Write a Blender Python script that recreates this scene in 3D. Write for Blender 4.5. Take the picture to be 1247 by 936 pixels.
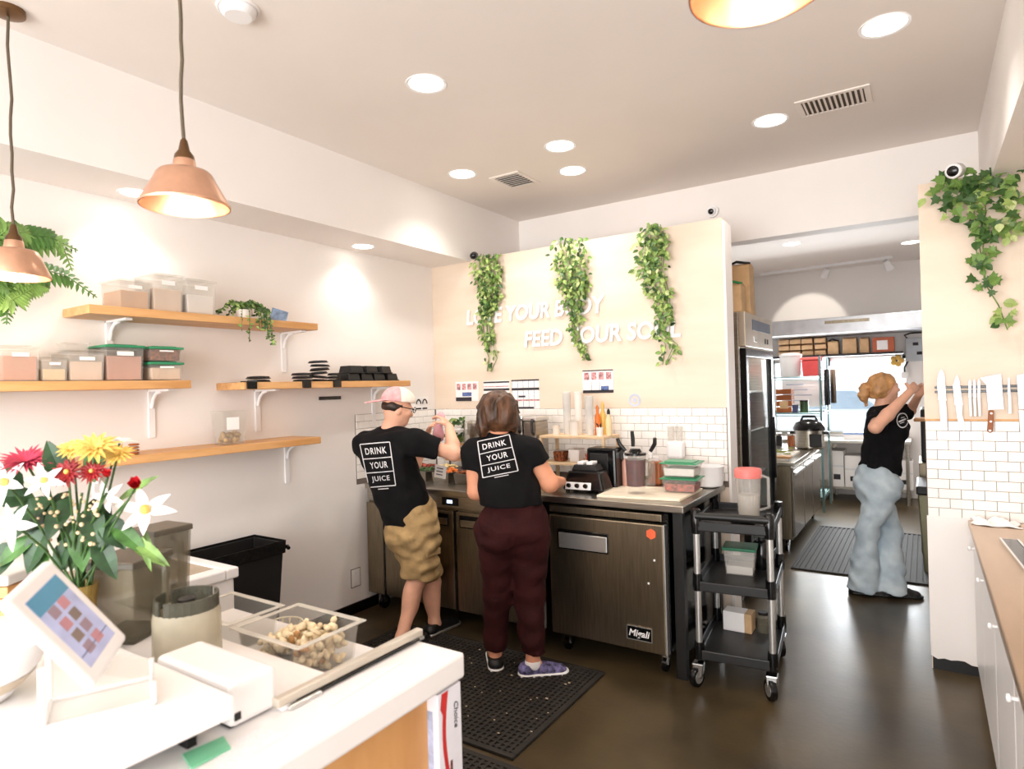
import bpy, bmesh, math, random
import numpy as np
from mathutils import Vector, Matrix
from mathutils.bvhtree import BVHTree
for o in list(bpy.data.objects): bpy.data.objects.remove(o)
SC = bpy.context.scene; COL = SC.collection
# ------------------------------------------------------------------ camera
F = 768.14; YAW, PIT, ROL = -0.5790855, 0.0037451, -0.0278767; CAMZ = 1.60
fw = Vector((math.sin(YAW)*math.cos(PIT), math.cos(YAW)*math.cos(PIT), math.sin(PIT)))
r0 = Vector((math.cos(YAW), -math.sin(YAW), 0)); u0 = r0.cross(fw)
rt = r0*math.cos(ROL) + u0*math.sin(ROL); up = -r0*math.sin(ROL) + u0*math.cos(ROL)
cam = bpy.data.cameras.new('camera'); cam.sensor_width = 36; cam.sensor_fit = 'HORIZONTAL'
cam.lens = F/1247*36; cam.clip_start = 0.05; cam.clip_end = 200
cam.dof.use_dof = True; cam.dof.focus_distance = 3.6; cam.dof.aperture_fstop = 3.0
camo = bpy.data.objects.new('camera', cam); COL.objects.link(camo)
camo.matrix_world = Matrix(((rt.x, up.x, -fw.x, 0), (rt.y, up.y, -fw.y, 0), (rt.z, up.z, -fw.z, CAMZ), (0, 0, 0, 1)))
SC.camera = camo
CP = Vector((0, 0, CAMZ))
def ray(x, y): return rt*((x-623.5)/F) + up*((468-y)/F) + fw
def PX(x, y, X): d = ray(x, y); return CP + d*(X/d.x)
def PY(x, y, Y): d = ray(x, y); return CP + d*(Y/d.y)
def PZ(x, y, Z): d = ray(x, y); return CP + d*((Z-CAMZ)/d.z)
# ------------------------------------------------------------------ key dimensions (metres)
D = 4.127; WL = -3.483; CEIL = 3.104; SOF = 2.629; HY = 4.87; HDR = 2.636; PTOP = 2.645; FARY = 9.75; RX = 1.45; FRONTY = -3.2
# ------------------------------------------------------------------ world, lights, exposure
SC.view_settings.view_transform = 'Standard'; SC.view_settings.look = 'None'
SC.view_settings.exposure = 0.0; SC.view_settings.gamma = 1.0; SC.view_settings.use_curve_mapping = False
wd = bpy.data.worlds.new('sky'); SC.world = wd; wd.use_nodes = True
bgn = wd.node_tree.nodes['Background']; bgn.inputs[0].default_value = (0.86, 0.93, 1.0, 1); bgn.inputs[1].default_value = 2.4
def area(name, loc, target, sx, sy, power, col):
    l = bpy.data.lights.new(name, 'AREA'); l.shape = 'RECTANGLE'; l.size = sx; l.size_y = sy; l.energy = power; l.color = col
    o = bpy.data.objects.new(name, l); COL.objects.link(o); o.location = loc
    o.rotation_euler = (Vector(target)-Vector(loc)).to_track_quat('-Z', 'Y').to_euler(); return o
area('storefront_daylight', (-1.0, -3.05, 1.55), (-1.0, 4, 3.5), 4.2, 2.3, 305, (1.0, 0.982, 0.965))
area('kitchen_window_daylight', (-1.0, FARY-0.12, 1.4), (-1.0, 4, .4), 1.6, 1.0, 120, (0.93, 0.97, 1.0))
# ------------------------------------------------------------------ materials
def lin(c): return tuple((v/12.92 if v <= 0.04045 else ((v+0.055)/1.055)**2.4) for v in c)
def rgb(r, g, b): return lin((r/255, g/255, b/255))
MATS = {}
def mat(name, col, rough=0.5, metal=0.0, var=0.06, scale=8.0, bump=0.0, bscale=60.0, trans=0.0, emit=0.0, alpha=1.0, coat=0.0, stretch=None, ior=1.45, spec=0.5, var2=None):
    if name in MATS: return MATS[name]
    m = bpy.data.materials.new(name); m.use_nodes = True; nt = m.node_tree; N = nt.nodes; L = nt.links
    b = N['Principled BSDF']; b.inputs['Roughness'].default_value = rough; b.inputs['Metallic'].default_value = metal
    b.inputs['IOR'].default_value = ior; b.inputs['Specular IOR Level'].default_value = spec
    tc = N.new('ShaderNodeTexCoord'); mp = N.new('ShaderNodeMapping'); L.new(tc.outputs['Object'], mp.inputs['Vector'])
    if stretch: mp.inputs['Scale'].default_value = stretch
    nz = N.new('ShaderNodeTexNoise'); nz.inputs['Scale'].default_value = scale; nz.inputs['Detail'].default_value = 5.0
    L.new(mp.outputs[0], nz.inputs['Vector'])
    cr = N.new('ShaderNodeValToRGB'); e = cr.color_ramp.elements
    lo = var2 if var2 else tuple(max(0, c*(1-var*2.2)) for c in col); hi = tuple(min(1, c*(1+var)) for c in col)
    e[0].position = 0.3; e[0].color = (*lo, 1); e[1].position = 0.7; e[1].color = (*hi, 1)
    L.new(nz.outputs['Fac'], cr.inputs['Fac']); L.new(cr.outputs['Color'], b.inputs['Base Color'])
    if bump:
        n2 = N.new('ShaderNodeTexNoise'); n2.inputs['Scale'].default_value = bscale; n2.inputs['Detail'].default_value = 4
        L.new(mp.outputs[0], n2.inputs['Vector'])
        bp = N.new('ShaderNodeBump'); bp.inputs['Strength'].default_value = bump; bp.inputs['Distance'].default_value = 0.01
        L.new(n2.outputs['Fac'], bp.inputs['Height']); L.new(bp.outputs[0], b.inputs['Normal'])
    if trans: b.inputs['Transmission Weight'].default_value = trans
    if coat: b.inputs['Coat Weight'].default_value = coat
    if emit:
        L.new(cr.outputs['Color'], b.inputs['Emission Color']); b.inputs['Emission Strength'].default_value = emit
    if alpha < 1:
        out = N['Material Output']; tr = N.new('ShaderNodeBsdfTransparent'); mx = N.new('ShaderNodeMixShader')
        tr.inputs[0].default_value = (min(1, col[0]*.25+.75), min(1, col[1]*.25+.75), min(1, col[2]*.25+.75), 1)
        mx.inputs[0].default_value = alpha; L.new(tr.outputs[0], mx.inputs[1]); L.new(b.outputs[0], mx.inputs[2]); L.new(mx.outputs[0], out.inputs[0])
    m.diffuse_color = (*col, 1); MATS[name] = m; return m
def wood(name, col, col2, axis_stretch, scale=3.0, rough=0.45):
    return mat(name, col, rough, scale=scale, stretch=axis_stretch, var2=col2, bump=0.08, bscale=scale*3)
m_white = mat('white_paint', rgb(241, 235, 231), 0.6, var=0.012, scale=2.0, bump=0.02, bscale=90)
m_ceil = mat('ceiling_paint', rgb(240, 231, 224), 0.7, var=0.012, scale=1.5)
m_ply = mat('birch_ply', rgb(229, 212, 194), 0.5, stretch=(0.7, 1, 4), scale=1.6, var2=rgb(223, 203, 182), bump=0.03, bscale=14)
m_floor = mat('stained_concrete', rgb(86, 72, 48), 0.33, scale=1.7, var2=rgb(52, 43, 30), bump=0.05, bscale=35)
m_tile = mat('white_ceramic', rgb(246, 241, 236), 0.15, var=0.01)
m_grout = mat('dark_grout', rgb(120, 108, 100), 0.9)
m_shelf = wood('shelf_wood', rgb(222, 174, 120), rgb(198, 144, 88), (7, 1.0, 9))
m_wood = wood('orange_wood', rgb(222, 170, 112), rgb(200, 144, 86), (3, 2.2, 0.5), scale=3)
m_steel = mat('steel', rgb(176, 170, 160), 0.28, 1.0, stretch=(1, 1, 14), scale=10, var=0.10)
m_steel2 = mat('brushed_steel', rgb(150, 138, 118), 0.34, 1.0, stretch=(14, 14, 1), scale=6, var=0.10)
m_chrome = mat('chrome', rgb(215, 215, 215), 0.12, 1.0, var=0.01)
m_alu = mat('aluminium', rgb(216, 216, 214), 0.3, 0.85, var=0.03)
m_black = mat('black_plastic', rgb(26, 25, 25), 0.42, var=0.1)
m_blackg = mat('glossy_black', rgb(14, 14, 15), 0.16, var=0.1)
m_rubber = mat('black_rubber', rgb(38, 33, 28), 0.7, var=0.15, bump=0.1)
m_whitep = mat('white_plastic', rgb(242, 240, 240), 0.3, var=0.01)
m_counter = mat('white_quartz', rgb(246, 243, 242), 0.25, var=0.01)
m_clear = mat('clear_plastic', rgb(235, 233, 228), 0.08, var=0.01, alpha=0.10)
m_frost = mat('frosted_plastic', rgb(236, 232, 226), 0.35, var=0.02, alpha=0.22)
m_smoke = mat('smoky_plastic', rgb(150, 143, 122), 0.10, var=0.06, alpha=0.30)
m_glass = mat('window_glass', rgb(230, 238, 240), 0.03, var=0.0, alpha=0.07)
m_green = mat('green_lid', rgb(52, 140, 98), 0.35, var=0.05)
m_red = mat('red_plastic', rgb(226, 82, 82), 0.35, var=0.05)
m_copper = mat('copper', rgb(228, 182, 154), 0.3, 1.0, var=0.05, scale=20)
m_brass = mat('dark_brass', rgb(120, 92, 66), 0.35, 1.0)
m_cord = mat('brown_cord', rgb(92, 80, 64), 0.7)
m_paper = mat('paper', rgb(244, 240, 238), 0.8, var=0.01)
m_kraft = mat('kraft_paper', rgb(206, 170, 128), 0.85, var=0.06, scale=14)
m_lamp = mat('lamp_lens', (1, 0.95, 0.86), 0.4, var=0.0, emit=9.0)
m_bulb = mat('bulb_glow', (1, 0.86, 0.66), 0.4, var=0.0, emit=14.0)
m_ink = mat('black_ink', rgb(40, 38, 40), 0.8)
m_skin = mat('skin', rgb(226, 158, 124), 0.5, var=0.05, scale=14, bump=0.03, bscale=150)
m_skin2 = mat('pale_skin', rgb(232, 176, 148), 0.5, var=0.05, scale=14, bump=0.03, bscale=150)
m_tee = mat('black_cotton', rgb(20, 19, 21), 0.9, var=0.1, scale=14, bump=0.15, bscale=40, spec=0.2)
# ------------------------------------------------------------------ mesh helpers
class MB:
    def __init__(s): s.v = []; s.f = []; s.m = []; s.mi = 0
    def add(s, vs, fs):
        o = len(s.v); s.v += [tuple(v) for v in vs]; s.f += [tuple(i+o for i in f) for f in fs]; s.m += [s.mi]*len(fs); return s
    def box(s, x0, x1, y0, y1, z0, z1, M=None):
        vs = [Vector((x, y, z)) for z in (z0, z1) for y in (y0, y1) for x in (x0, x1)]
        if M is not None: vs = [M @ v for v in vs]
        return s.add(vs, [(0, 2, 3, 1), (4, 5, 7, 6), (0, 1, 5, 4), (2, 6, 7, 3), (0, 4, 6, 2), (1, 3, 7, 5)])
    def frus(s, cx, cy, z0, z1, a0, b0, a1, b1, M=None):
        """tapered box: half sizes a,b at z0 and z1"""
        vs = [Vector((cx+sx*a, cy+sy*b, z)) for z, a, b in ((z0, a0, b0), (z1, a1, b1)) for sx, sy in ((-1, -1), (1, -1), (1, 1), (-1, 1))]
        if M is not None: vs = [M @ v for v in vs]
        return s.add(vs, [(3, 2, 1, 0), (4, 5, 6, 7)]+[(i, (i+1) % 4, 4+(i+1) % 4, 4+i) for i in range(4)])
    def lathe(s, prof, n=20, c=(0, 0, 0), M=None, cap=True):
        o = []; 
        for r, z in prof:
            for i in range(n):
                a = 2*math.pi*i/n; o.append(Vector((c[0]+r*math.cos(a), c[1]+r*math.sin(a), c[2]+z)))
        fs = [(j*n+i, j*n+(i+1) % n, (j+1)*n+(i+1) % n, (j+1)*n+i) for j in range(len(prof)-1) for i in range(n)]
        if cap: fs += [tuple(range(n))[::-1], tuple(range((len(prof)-1)*n, len(prof)*n))]
        if M is not None: o = [M @ v for v in o]
        return s.add(o, fs)
    def tube(s, pts, r, n=8, cap=True):
        pts = [Vector(p) for p in pts]; rs = r if isinstance(r, (list, tuple)) else [r]*len(pts); vs = []
        ref = None
        for i, p in enumerate(pts):
            t = (pts[min(i+1, len(pts)-1)]-pts[max(i-1, 0)]).normalized()
            if ref is None: ref = Vector((0, 0, 1)) if abs(t.z) < 0.9 else Vector((1, 0, 0))
            a = t.cross(ref).normalized(); b = t.cross(a).normalized(); ref = a.cross(t) if a.cross(t).length > 0 else ref
            for k in range(n):
                w = 2*math.pi*k/n; vs.append(p+(a*math.cos(w)+b*math.sin(w))*rs[i])
        fs = [(j*n+i, j*n+(i+1) % n, (j+1)*n+(i+1) % n, (j+1)*n+i) for j in range(len(pts)-1) for i in range(n)]
        if cap: fs += [tuple(range(n))[::-1], tuple(range((len(pts)-1)*n, len(pts)*n))]
        return s.add(vs, fs)
    def prism(s, poly, h0, h1, M=None):
        """poly in XY extruded from z=h0 to h1"""
        n = len(poly); vs = [Vector((p[0], p[1], h)) for h in (h0, h1) for p in poly]
        if M is not None: vs = [M @ v for v in vs]
        return s.add(vs, [tuple(range(n))[::-1], tuple(range(n, 2*n))]+[(i, (i+1) % n, n+(i+1) % n, n+i) for i in range(n)])
    def sphere(s, c, r, n=12, m=8, M=None):
        rx, ry, rz = r if isinstance(r, (tuple, list)) else (r, r, r); vs = []
        for j in range(m+1):
            ph = math.pi*j/m
            for i in range(n):
                a = 2*math.pi*i/n; v = Vector((rx*math.sin(ph)*math.cos(a), ry*math.sin(ph)*math.sin(a), -rz*math.cos(ph)))
                if M is not None: v = M @ v
                vs.append(v+Vector(c))
        return s.add(vs, [(j*n+i, j*n+(i+1) % n, (j+1)*n+(i+1) % n, (j+1)*n+i) for j in range(m) for i in range(n)])
    def mesh(s, name):
        me = bpy.data.meshes.new(name); me.from_pydata(s.v, [], s.f); me.update()
        if any(s.m): me.polygons.foreach_set('material_index', s.m)
        return me
    def build(s, name, material, parent=None, bevel=0.0, smooth=False, loc=None, rot=None, seg=2, sub=0):
        me = s.mesh(name)
        bm = bmesh.new(); bm.from_mesh(me); bmesh.ops.recalc_face_normals(bm, faces=bm.faces); bm.to_mesh(me); bm.free()
        return link(name, me, material, parent, bevel, smooth, loc, rot, seg, sub)
def link(name, me, material, parent=None, bevel=0.0, smooth=False, loc=None, rot=None, seg=2, sub=0):
    o = bpy.data.objects.new(name, me); COL.objects.link(o)
    for mm in (material if isinstance(material, (list, tuple)) else [material]):
        if mm is not None and len(me.materials) < 8: me.materials.append(mm)
    if parent is not None: o.parent = parent
    if loc is not None: o.location = loc
    if rot is not None: o.rotation_euler = rot
    if smooth:
        me.polygons.foreach_set('use_smooth', [True]*len(me.polygons))
        if smooth != 'all':
            try: me.set_sharp_from_angle(angle=math.radians(40))
            except Exception: pass
    if bevel:
        b = o.modifiers.new('bevel', 'BEVEL'); b.width = bevel; b.segments = seg; b.limit_method = 'ANGLE'; b.angle_limit = math.radians(40)
    if sub:
        s_ = o.modifiers.new('sub', 'SUBSURF'); s_.levels = sub; s_.render_levels = sub
    return o
def tag(o, label, cat, group=None, kind=None):
    if label: o['label'] = label
    if cat: o['category'] = cat
    if group: o['group'] = group
    if kind: o['kind'] = kind
    return o
def thing(name, label, cat, loc=(0, 0, 0), rz=0.0, group=None):
    o = bpy.data.objects.new(name, None); COL.objects.link(o); o.empty_display_size = 0.1
    o.location = loc; o.rotation_euler = (0, 0, rz); return tag(o, label, cat, group)
def struct(name, mb, material, bevel=0.0, parent=None):
    o = mb.build(name, material, parent, bevel)
    if parent is None: o['kind'] = 'structure'
    return o
def bx(name, x0, x1, y0, y1, z0, z1, material, parent=None, bevel=0.0, **k):
    return MB().box(x0, x1, y0, y1, z0, z1).build(name, material, parent, bevel, **k)
def copy_tree(o, parent=None, loc=None, rz=None, label=None):
    c = o.copy(); COL.objects.link(c); c.parent = parent
    if loc is not None: c.location = loc
    if rz is not None: c.rotation_euler[2] = rz
    if label: c['label'] = label
    for ch in list(o.children): copy_tree(ch, c)
    return c
def text_mesh(body, size, extrude=0.0, shear=0.0, align='LEFT', bold=0.0, space=1.0, res=3):
    cu = bpy.data.curves.new('lettering', 'FONT'); cu.body = body; cu.size = size; cu.extrude = extrude; cu.shear = shear
    cu.align_x = align; cu.offset = bold; cu.space_character = space; cu.resolution_u = res
    t = bpy.data.objects.new('lettering', cu); COL.objects.link(t); dg = bpy.context.evaluated_depsgraph_get(); dg.update()
    me = bpy.data.meshes.new_from_object(t.evaluated_get(dg)); bpy.data.objects.remove(t); bpy.data.curves.remove(cu)
    me.materials.clear(); return me
# ================================================================== THE SETTING
struct('floor', MB().box(WL-.1, RX+.1, FRONTY-.1, FARY+.1, -0.1, 0), m_floor)
struct('ceiling', MB().box(WL-.1, RX+.1, FRONTY-.1, FARY+.1, CEIL, CEIL+.1), m_ceil)
wall_left = struct('wall_left', MB().box(WL-.1, WL, FRONTY-.1, 5.02, 0, CEIL), m_white)
struct('trim_1', MB().box(WL, -3.06, FRONTY, HY, SOF, CEIL), m_white)          # soffit over the shelves
struct('trim_2', MB().box(0.315, RX, FRONTY, HY, 2.612, CEIL), m_white)        # soffit over the right counter
wall_back = struct('wall_back', MB().box(WL, -1.06, D, D+.16, 0, PTOP), m_ply)
wall_right_column = struct('wall_right_column', MB().box(-0.004, RX, D, D+.16, 0, PTOP), m_ply)
struct('wall_header', MB().box(WL, RX, HY, HY+.15, HDR, CEIL), m_white)
struct('wall_right', MB().box(RX, RX+.1, FRONTY-.1, FARY+.1, 0, CEIL), m_white)
fr = MB()
for a in ((WL, -3.2, 0, CEIL), (1.2, RX, 0, CEIL), (-3.2, 1.2, 0, 0.35), (-3.2, 1.2, 2.75, CEIL)): fr.box(a[0], a[1], FRONTY-.1, FRONTY, a[2], a[3])
struct('wall_front', fr, m_white)
w1 = struct('window_1', MB().box(-3.2, 1.2, FRONTY-.06, FRONTY-.05, 0.35, 2.75), m_glass)
for x in (-3.2, -1.73, -0.27, 1.2): bx('window_frame', x-.03, x+.03, FRONTY-.09, FRONTY-.02, .35, 2.75, m_black, w1)
# kitchen shell
kf = MB()
KX0, KX1, KZ0, KZ1 = -1.85, -0.20, 0.86, 1.87
for a in ((-2.7, KX0, 0, CEIL), (KX1, RX, 0, CEIL), (KX0, KX1, 0, KZ0), (KX0, KX1, KZ1, CEIL)): kf.box(a[0], a[1], FARY, FARY+.1, a[2], a[3])
struct('wall_far', kf, m_white)
struct('wall_kitchen_left', MB().box(-2.8, -2.7, 5.02, FARY+.1, 0, CEIL).box(WL, -2.7, HY, HY+.15, 0, HDR), m_white)
w2 = struct('window_2', MB().box(KX0, KX1, FARY+.04, FARY+.05, KZ0, KZ1), m_glass)
for x in (KX0, -1.15, KX1-.04): bx('window_frame', x, x+.04, FARY-.005, FARY+.07, KZ0, KZ1, m_alu, w2)
bx('window_frame', KX0, KX1, FARY-.005, FARY+.07, KZ1-.04, KZ1, m_alu, w2); bx('window_sill', KX0, KX1, FARY-.06, FARY+.05, KZ0-.03, KZ0, m_steel, w2)
# baseboards
struct('baseboard_left', MB().box(WL, WL+.012, FRONTY, 3.4, 0, 0.075), m_blackg)
struct('trim_3', MB().box(-1.06, -1.045, D-.004, D+.164, 0.0, PTOP-.02), m_white)   # pale edge strip on the end of the back partition
lp = MB(); rnd = random.Random(3)
pts = [(0.0, 0.835), (0.0, 0.075)]+[(0.03*i, 0.065+rnd.uniform(-.012, .015)) for i in range(1, 9)]+[(0.27, 0.07), (0.27, 0.835)]
M_ = Matrix(((1, 0, 0, -0.008), (0, 0, -1, D), (0, 1, 0, 0), (0, 0, 0, 1)))
lp.prism(pts, 0.0, 0.012, M_); struct('trim_4', lp, m_white)                      # white panel with a ragged foot on the column
bx('dark_gap_strip', 0.0, .25, D-.004, D, 0.0, .09, m_black, wall_right_column)  # black strip stands in for the dark gap under the ragged panel
# subway tiles, one object each, sharing one mesh per size
TW, TH, G = 0.1006, 0.0522, 0.0022
def tile_mesh(w, axis):
    mb = MB(); a, b, t = w/2-G/2, TH/2-G/2, 0.007
    vs = []
    for d, k in ((0, 0), (t-.002, 0), (t, .002)):
        for su, sv in ((-1, -1), (1, -1), (1, 1), (-1, 1)): vs.append((su*(a-k), -d, sv*(b-k)) if axis == 'y' else (d, su*(a-k), sv*(b-k)))
    mb.add(vs, [(8, 9, 10, 11)]+[(j*4+i, j*4+(i+1) % 4, (j+1)*4+(i+1) % 4, (j+1)*4+i) for j in (0, 1) for i in range(4)])
    me = mb.mesh('tile'); me.materials.append(m_tile)
    bm = bmesh.new(); bm.from_mesh(me); bmesh.ops.recalc_face_normals(bm, faces=bm.faces); bm.to_mesh(me); bm.free(); return me
TC = {}
def tiles(parent, axis, fixed, u0, u1, ztop, rows, phase=0.0):
    for r in range(rows):
        z = ztop-TH*(r+.5); u = u0-(TW*(.5 if r % 2 else 0.0)+phase)
        while u < u1-1e-4:
            a, b = max(u, u0), min(u+TW, u1); u += TW; w = round(b-a, 4)
            if w < 0.012: continue
            if (w, axis) not in TC: TC[(w, axis)] = tile_mesh(w, axis)
            o = bpy.data.objects.new('tile', TC[(w, axis)]); COL.objects.link(o); o.parent = parent
            o.location = ((a+b)/2, fixed, z) if axis == 'y' else (fixed, (a+b)/2, z)
def grout(parent, *b): return bx('grout_bed', *b, m_grout, parent)
grout(wall_back, WL+.004, -1.062, D-.004, D, .92, 1.429); tiles(wall_back, 'y', D-.004, -3.47, -1.064, 1.428, 9, .03)
grout(wall_right_column, -0.004, .75, D-.004, D, .829, 1.352); tiles(wall_right_column, 'y', D-.004, -0.002, .70, 1.351, 10, .0)
grout(wall_left, WL, WL+.004, 3.22, D-.004, .92, 1.429); tiles(wall_left, 'x', WL+.004, 3.222, D-.01, 1.428, 9, .02)
bx('wall_trim_strip', -0.004, .75, D-.010, D, 1.352, 1.362, m_shelf, wall_right_column)
# ------------------------------------------------------------------ ceiling lights
def downlight(name, p, r, label, group, power, col=(1, .95, .89)):
    t = thing(name, label, 'ceiling light', p, 0, group)
    MB().lathe([(r*1.02, 0), (r*1.22, -.004), (r*1.24, -.001), (r*1.24, 0)], 28, cap=False).build('trim_ring', m_whitep, t, smooth=True)
    MB().lathe([(.001, -.0015), (r*.6, -.002), (r*1.03, -.001)], 28, cap=False).build('lens', m_lamp, t)
    l = bpy.data.lights.new('downlight', 'SPOT'); l.energy = power; l.color = col; l.spot_size = math.radians(125); l.spot_blend = 0.7; l.shadow_soft_size = r*.8
    lo = bpy.data.objects.new('downlight_lamp', l); COL.objects.link(lo); lo.parent = t; lo.location = (0, 0, -.02)
for i, (x, y, lab) in enumerate(((519, 102, 'round recessed ceiling light beyond the smoke detector over the counter aisle'), (682, 178, 'round recessed ceiling light, the farther one from the vents of a close pair'),
        (697, 208, 'round recessed ceiling light, nearest of all to the back wall header'), (563, 212, 'round recessed ceiling light beside the small square vent and soffit'),
        (938, 147, 'round recessed ceiling light beside the wide slatted vent'), (1077, 31, 'round recessed ceiling light nearest the right-hand soffit'))):
    downlight('ceiling_light', PZ(x, y, CEIL), .082, lab, 'recessed lights in the main ceiling', 30)
for x, y, lab in ((165, 235, 'recessed light in the soffit above the plastic bins on the top shelf'), (442, 300, 'recessed light in the soffit above the black takeout containers')):
    p = PZ(x, y, SOF); downlight('soffit_light', p, .066, lab, 'recessed lights in the shelf soffit', 14)
downlight('kitchen_ceiling_light', PZ(1109, 295, CEIL), .085, 'recessed ceiling light in the kitchen past the header', None, 90)
downlight('kitchen_ceiling_light', (-1.2, 7.6, CEIL), .085, 'recessed ceiling light deeper in the kitchen above the prep table', None, 120)
# vents
def vent(p, w, d, n, label, slat_along_x):
    t = thing('ceiling_vent', label, 'vent', p, 0)
    fm = MB(); 
    for a in ((-w/2-.03, w/2+.03, -d/2-.03, -d/2), (-w/2-.03, w/2+.03, d/2, d/2+.03), (-w/2-.03, -w/2, -d/2, d/2), (w/2, w/2+.03, -d/2, d/2)): fm.box(*a, -.008, 0)
    fm.build('frame', m_ceil, t, .003); bx('duct', -w/2, w/2, -d/2, d/2, -.0012, 0, m_cord, t)
    for i in range(n):
        q = ((i+.5)/n-.5)
        if slat_along_x: M_ = Matrix.Translation((0, q*d, -.006)) @ Matrix.Rotation(.6, 4, 'X'); MB().box(-w/2, w/2, -d/n*.3, d/n*.3, -.001, .001, M_).build('slat', m_ceil, t)
        else: M_ = Matrix.Translation((q*w, 0, -.006)) @ Matrix.Rotation(.6, 4, 'Y'); MB().box(-w/n*.3, w/n*.3, -d/2, d/2, -.001, .001, M_).build('slat', m_ceil, t)
vent(PZ(627, 219, CEIL), .19, .25, 7, 'small square slatted vent between the recessed lights near the soffit', True)
vent(PZ(1015, 124, CEIL), .30, .20, 12, 'wide ceiling vent with many thin dark slats near the header', False)
t = thing('smoke_detector', 'round white smoke detector on the ceiling above the counter', 'smoke detector', PZ(290, 10, CEIL))
MB().lathe([(.001, -.035), (.05, -.035), (.065, -.02), (.07, -.008)], 24, cap=False).build('cover', m_whitep, t, smooth=True)
MB().lathe([(.072, -.009), (.078, -.008), (.08, 0)], 24, cap=False).build('base', m_paper, t, smooth=True)
# ------------------------------------------------------------------ wall sign
def sign_line(text, x0, x1, z, size, shear, parent):
    me_all = text_mesh(text, size, 0, shear); xs = [v.co.x for v in me_all.vertices]; w = max(xs)-min(xs); bpy.data.meshes.remove(me_all); k = (x1-x0)/w
    for i, ch in enumerate(text):
        if ch == ' ': continue
        # advance = width of prefix plus the letter minus width of the letter alone
        a = text_mesh(text[:i+1], size, 0, 0.0); wa = max(v.co.x for v in a.vertices); bpy.data.meshes.remove(a)
        me = text_mesh(ch, size, .004, shear, bold=.0045); b = text_mesh(ch, size, 0, 0.0); wb = max(v.co.x for v in b.vertices); bpy.data.meshes.remove(b)
        o = link('letter', me, m_whitep, parent); o.location = (x0+(wa-wb)*k, 0, z); o.scale = (k, 1, 1); o.rotation_euler = (math.pi/2, 0, 0)
sg = thing('wall_lettering', 'raised white lettering reading LOVE YOUR BODY FEED YOUR SOUL on birch wall', 'wall sign', (0, D-.012, 0))
a, b = PY(568.8, 395.6, D), PY(735, 379.5, D); sign_line('LOVE YOUR BODY', a.x, b.x, (a.z+b.z)/2, .165, .12, sg)
a, b = PY(638.8, 423, D), PY(827, 408.7, D); sign_line('FEED YOUR SOUL', a.x, b.x, (a.z+b.z)/2, .165, .12, sg)
# ------------------------------------------------------------------ pendants
def pendant(p, label, ks=1.0):
    t = thing('pendant_lamp', label, 'pendant lamp', p, 0, 'copper pendant lamps')
    R = .125*ks
    MB().lathe([(R, 0), (R*1.01, .006), (.088, .075), (.078, .097), (.070, .105), (.034, .112), (.030, .14), (.022, .15), (.0215, .148), (.028, .11), (.068, .10), (.085, .072), (R-.003, .006), (R-.003, 0)], 36, cap=False).build('shade', m_copper, t, smooth=True)
    MB().lathe([(.030, .135), (.027, .155), (.016, .17), (.010, .20), (.006, .205)], 20).build('socket_cap', m_brass, t, smooth=True)
    MB().lathe([(.001, -.018), (.010, -.012), (.030, .03), (.034, .055), (.022, .085), (.014, .10)], 18, cap=False).build('bulb', m_bulb, t, smooth=True)
    rn = random.Random(hash(label) % 99); n = 12; zt = CEIL-p[2]
    cp = [(rn.uniform(-.004, .004)*(0 < i < n), rn.uniform(-.004, .004)*(0 < i < n), .2+(zt-.2)*i/n) for i in range(n+1)]
    MB().tube(cp, .0055, 8).build('cord', m_cord, t, smooth=True)
    l = bpy.data.lights.new('pendant', 'POINT'); l.energy = 4; l.color = (1, .78, .55); l.shadow_soft_size = .03
    lo = bpy.data.objects.new('pendant_light', l); COL.objects.link(lo); lo.parent = t; lo.location = (0, 0, -.04)
    MB().lathe([(.001, zt), (.055, zt), (.055, zt-.02), (.02, zt-.03), (.001, zt-.03)], 20, cap=False).build('ceiling_rose', m_brass, t, smooth=True)
pendant(CP+ray(226, 252)*1.9, 'copper cone pendant lamp hanging before the top wall shelf')
pendant(CP+ray(18, 338)*2.42, 'copper cone pendant lamp hanging beside the arching fern', .93)
pendant(CP+ray(924, -12)*1.17, 'copper pendant lamp hanging on its own over the open floor')
def mpp(p): return (Vector(p)-CP).dot(fw)/F       # metres per photo pixel at a point
def rbx(name, w, d, h, material, parent, r=.01, z0=0.0, loc=None, k=1.0):
    return MB().frus(0, 0, z0, z0+h, w/2*k, d/2*k, w/2, d/2).build(name, material, parent, r, loc=loc)
def open_box(mb, w, d, h, t, k=1.0, z0=0.0):
    """tub: four walls and a base, tapered by k at the bottom"""
    o0 = [(-w/2*k, -d/2*k), (w/2*k, -d/2*k), (w/2*k, d/2*k), (-w/2*k, d/2*k)]; o1 = [(-w/2, -d/2), (w/2, -d/2), (w/2, d/2), (-w/2, d/2)]
    i1 = [(x-math.copysign(t, x), y-math.copysign(t, y)) for x, y in o1]; i0 = [(x-math.copysign(t, x), y-math.copysign(t, y)) for x, y in o0]
    vs = [(x, y, z0) for x, y in o0]+[(x, y, z0+h) for x, y in o1]+[(x, y, z0+h) for x, y in i1]+[(x, y, z0+t) for x, y in i0]
    fs = [(3, 2, 1, 0), (12, 13, 14, 15)]
    for b in (0, 4, 8): fs += [(b+i, b+(i+1) % 4, b+4+(i+1) % 4, b+4+i) for i in range(4)]
    return mb.add(vs, fs)
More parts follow.
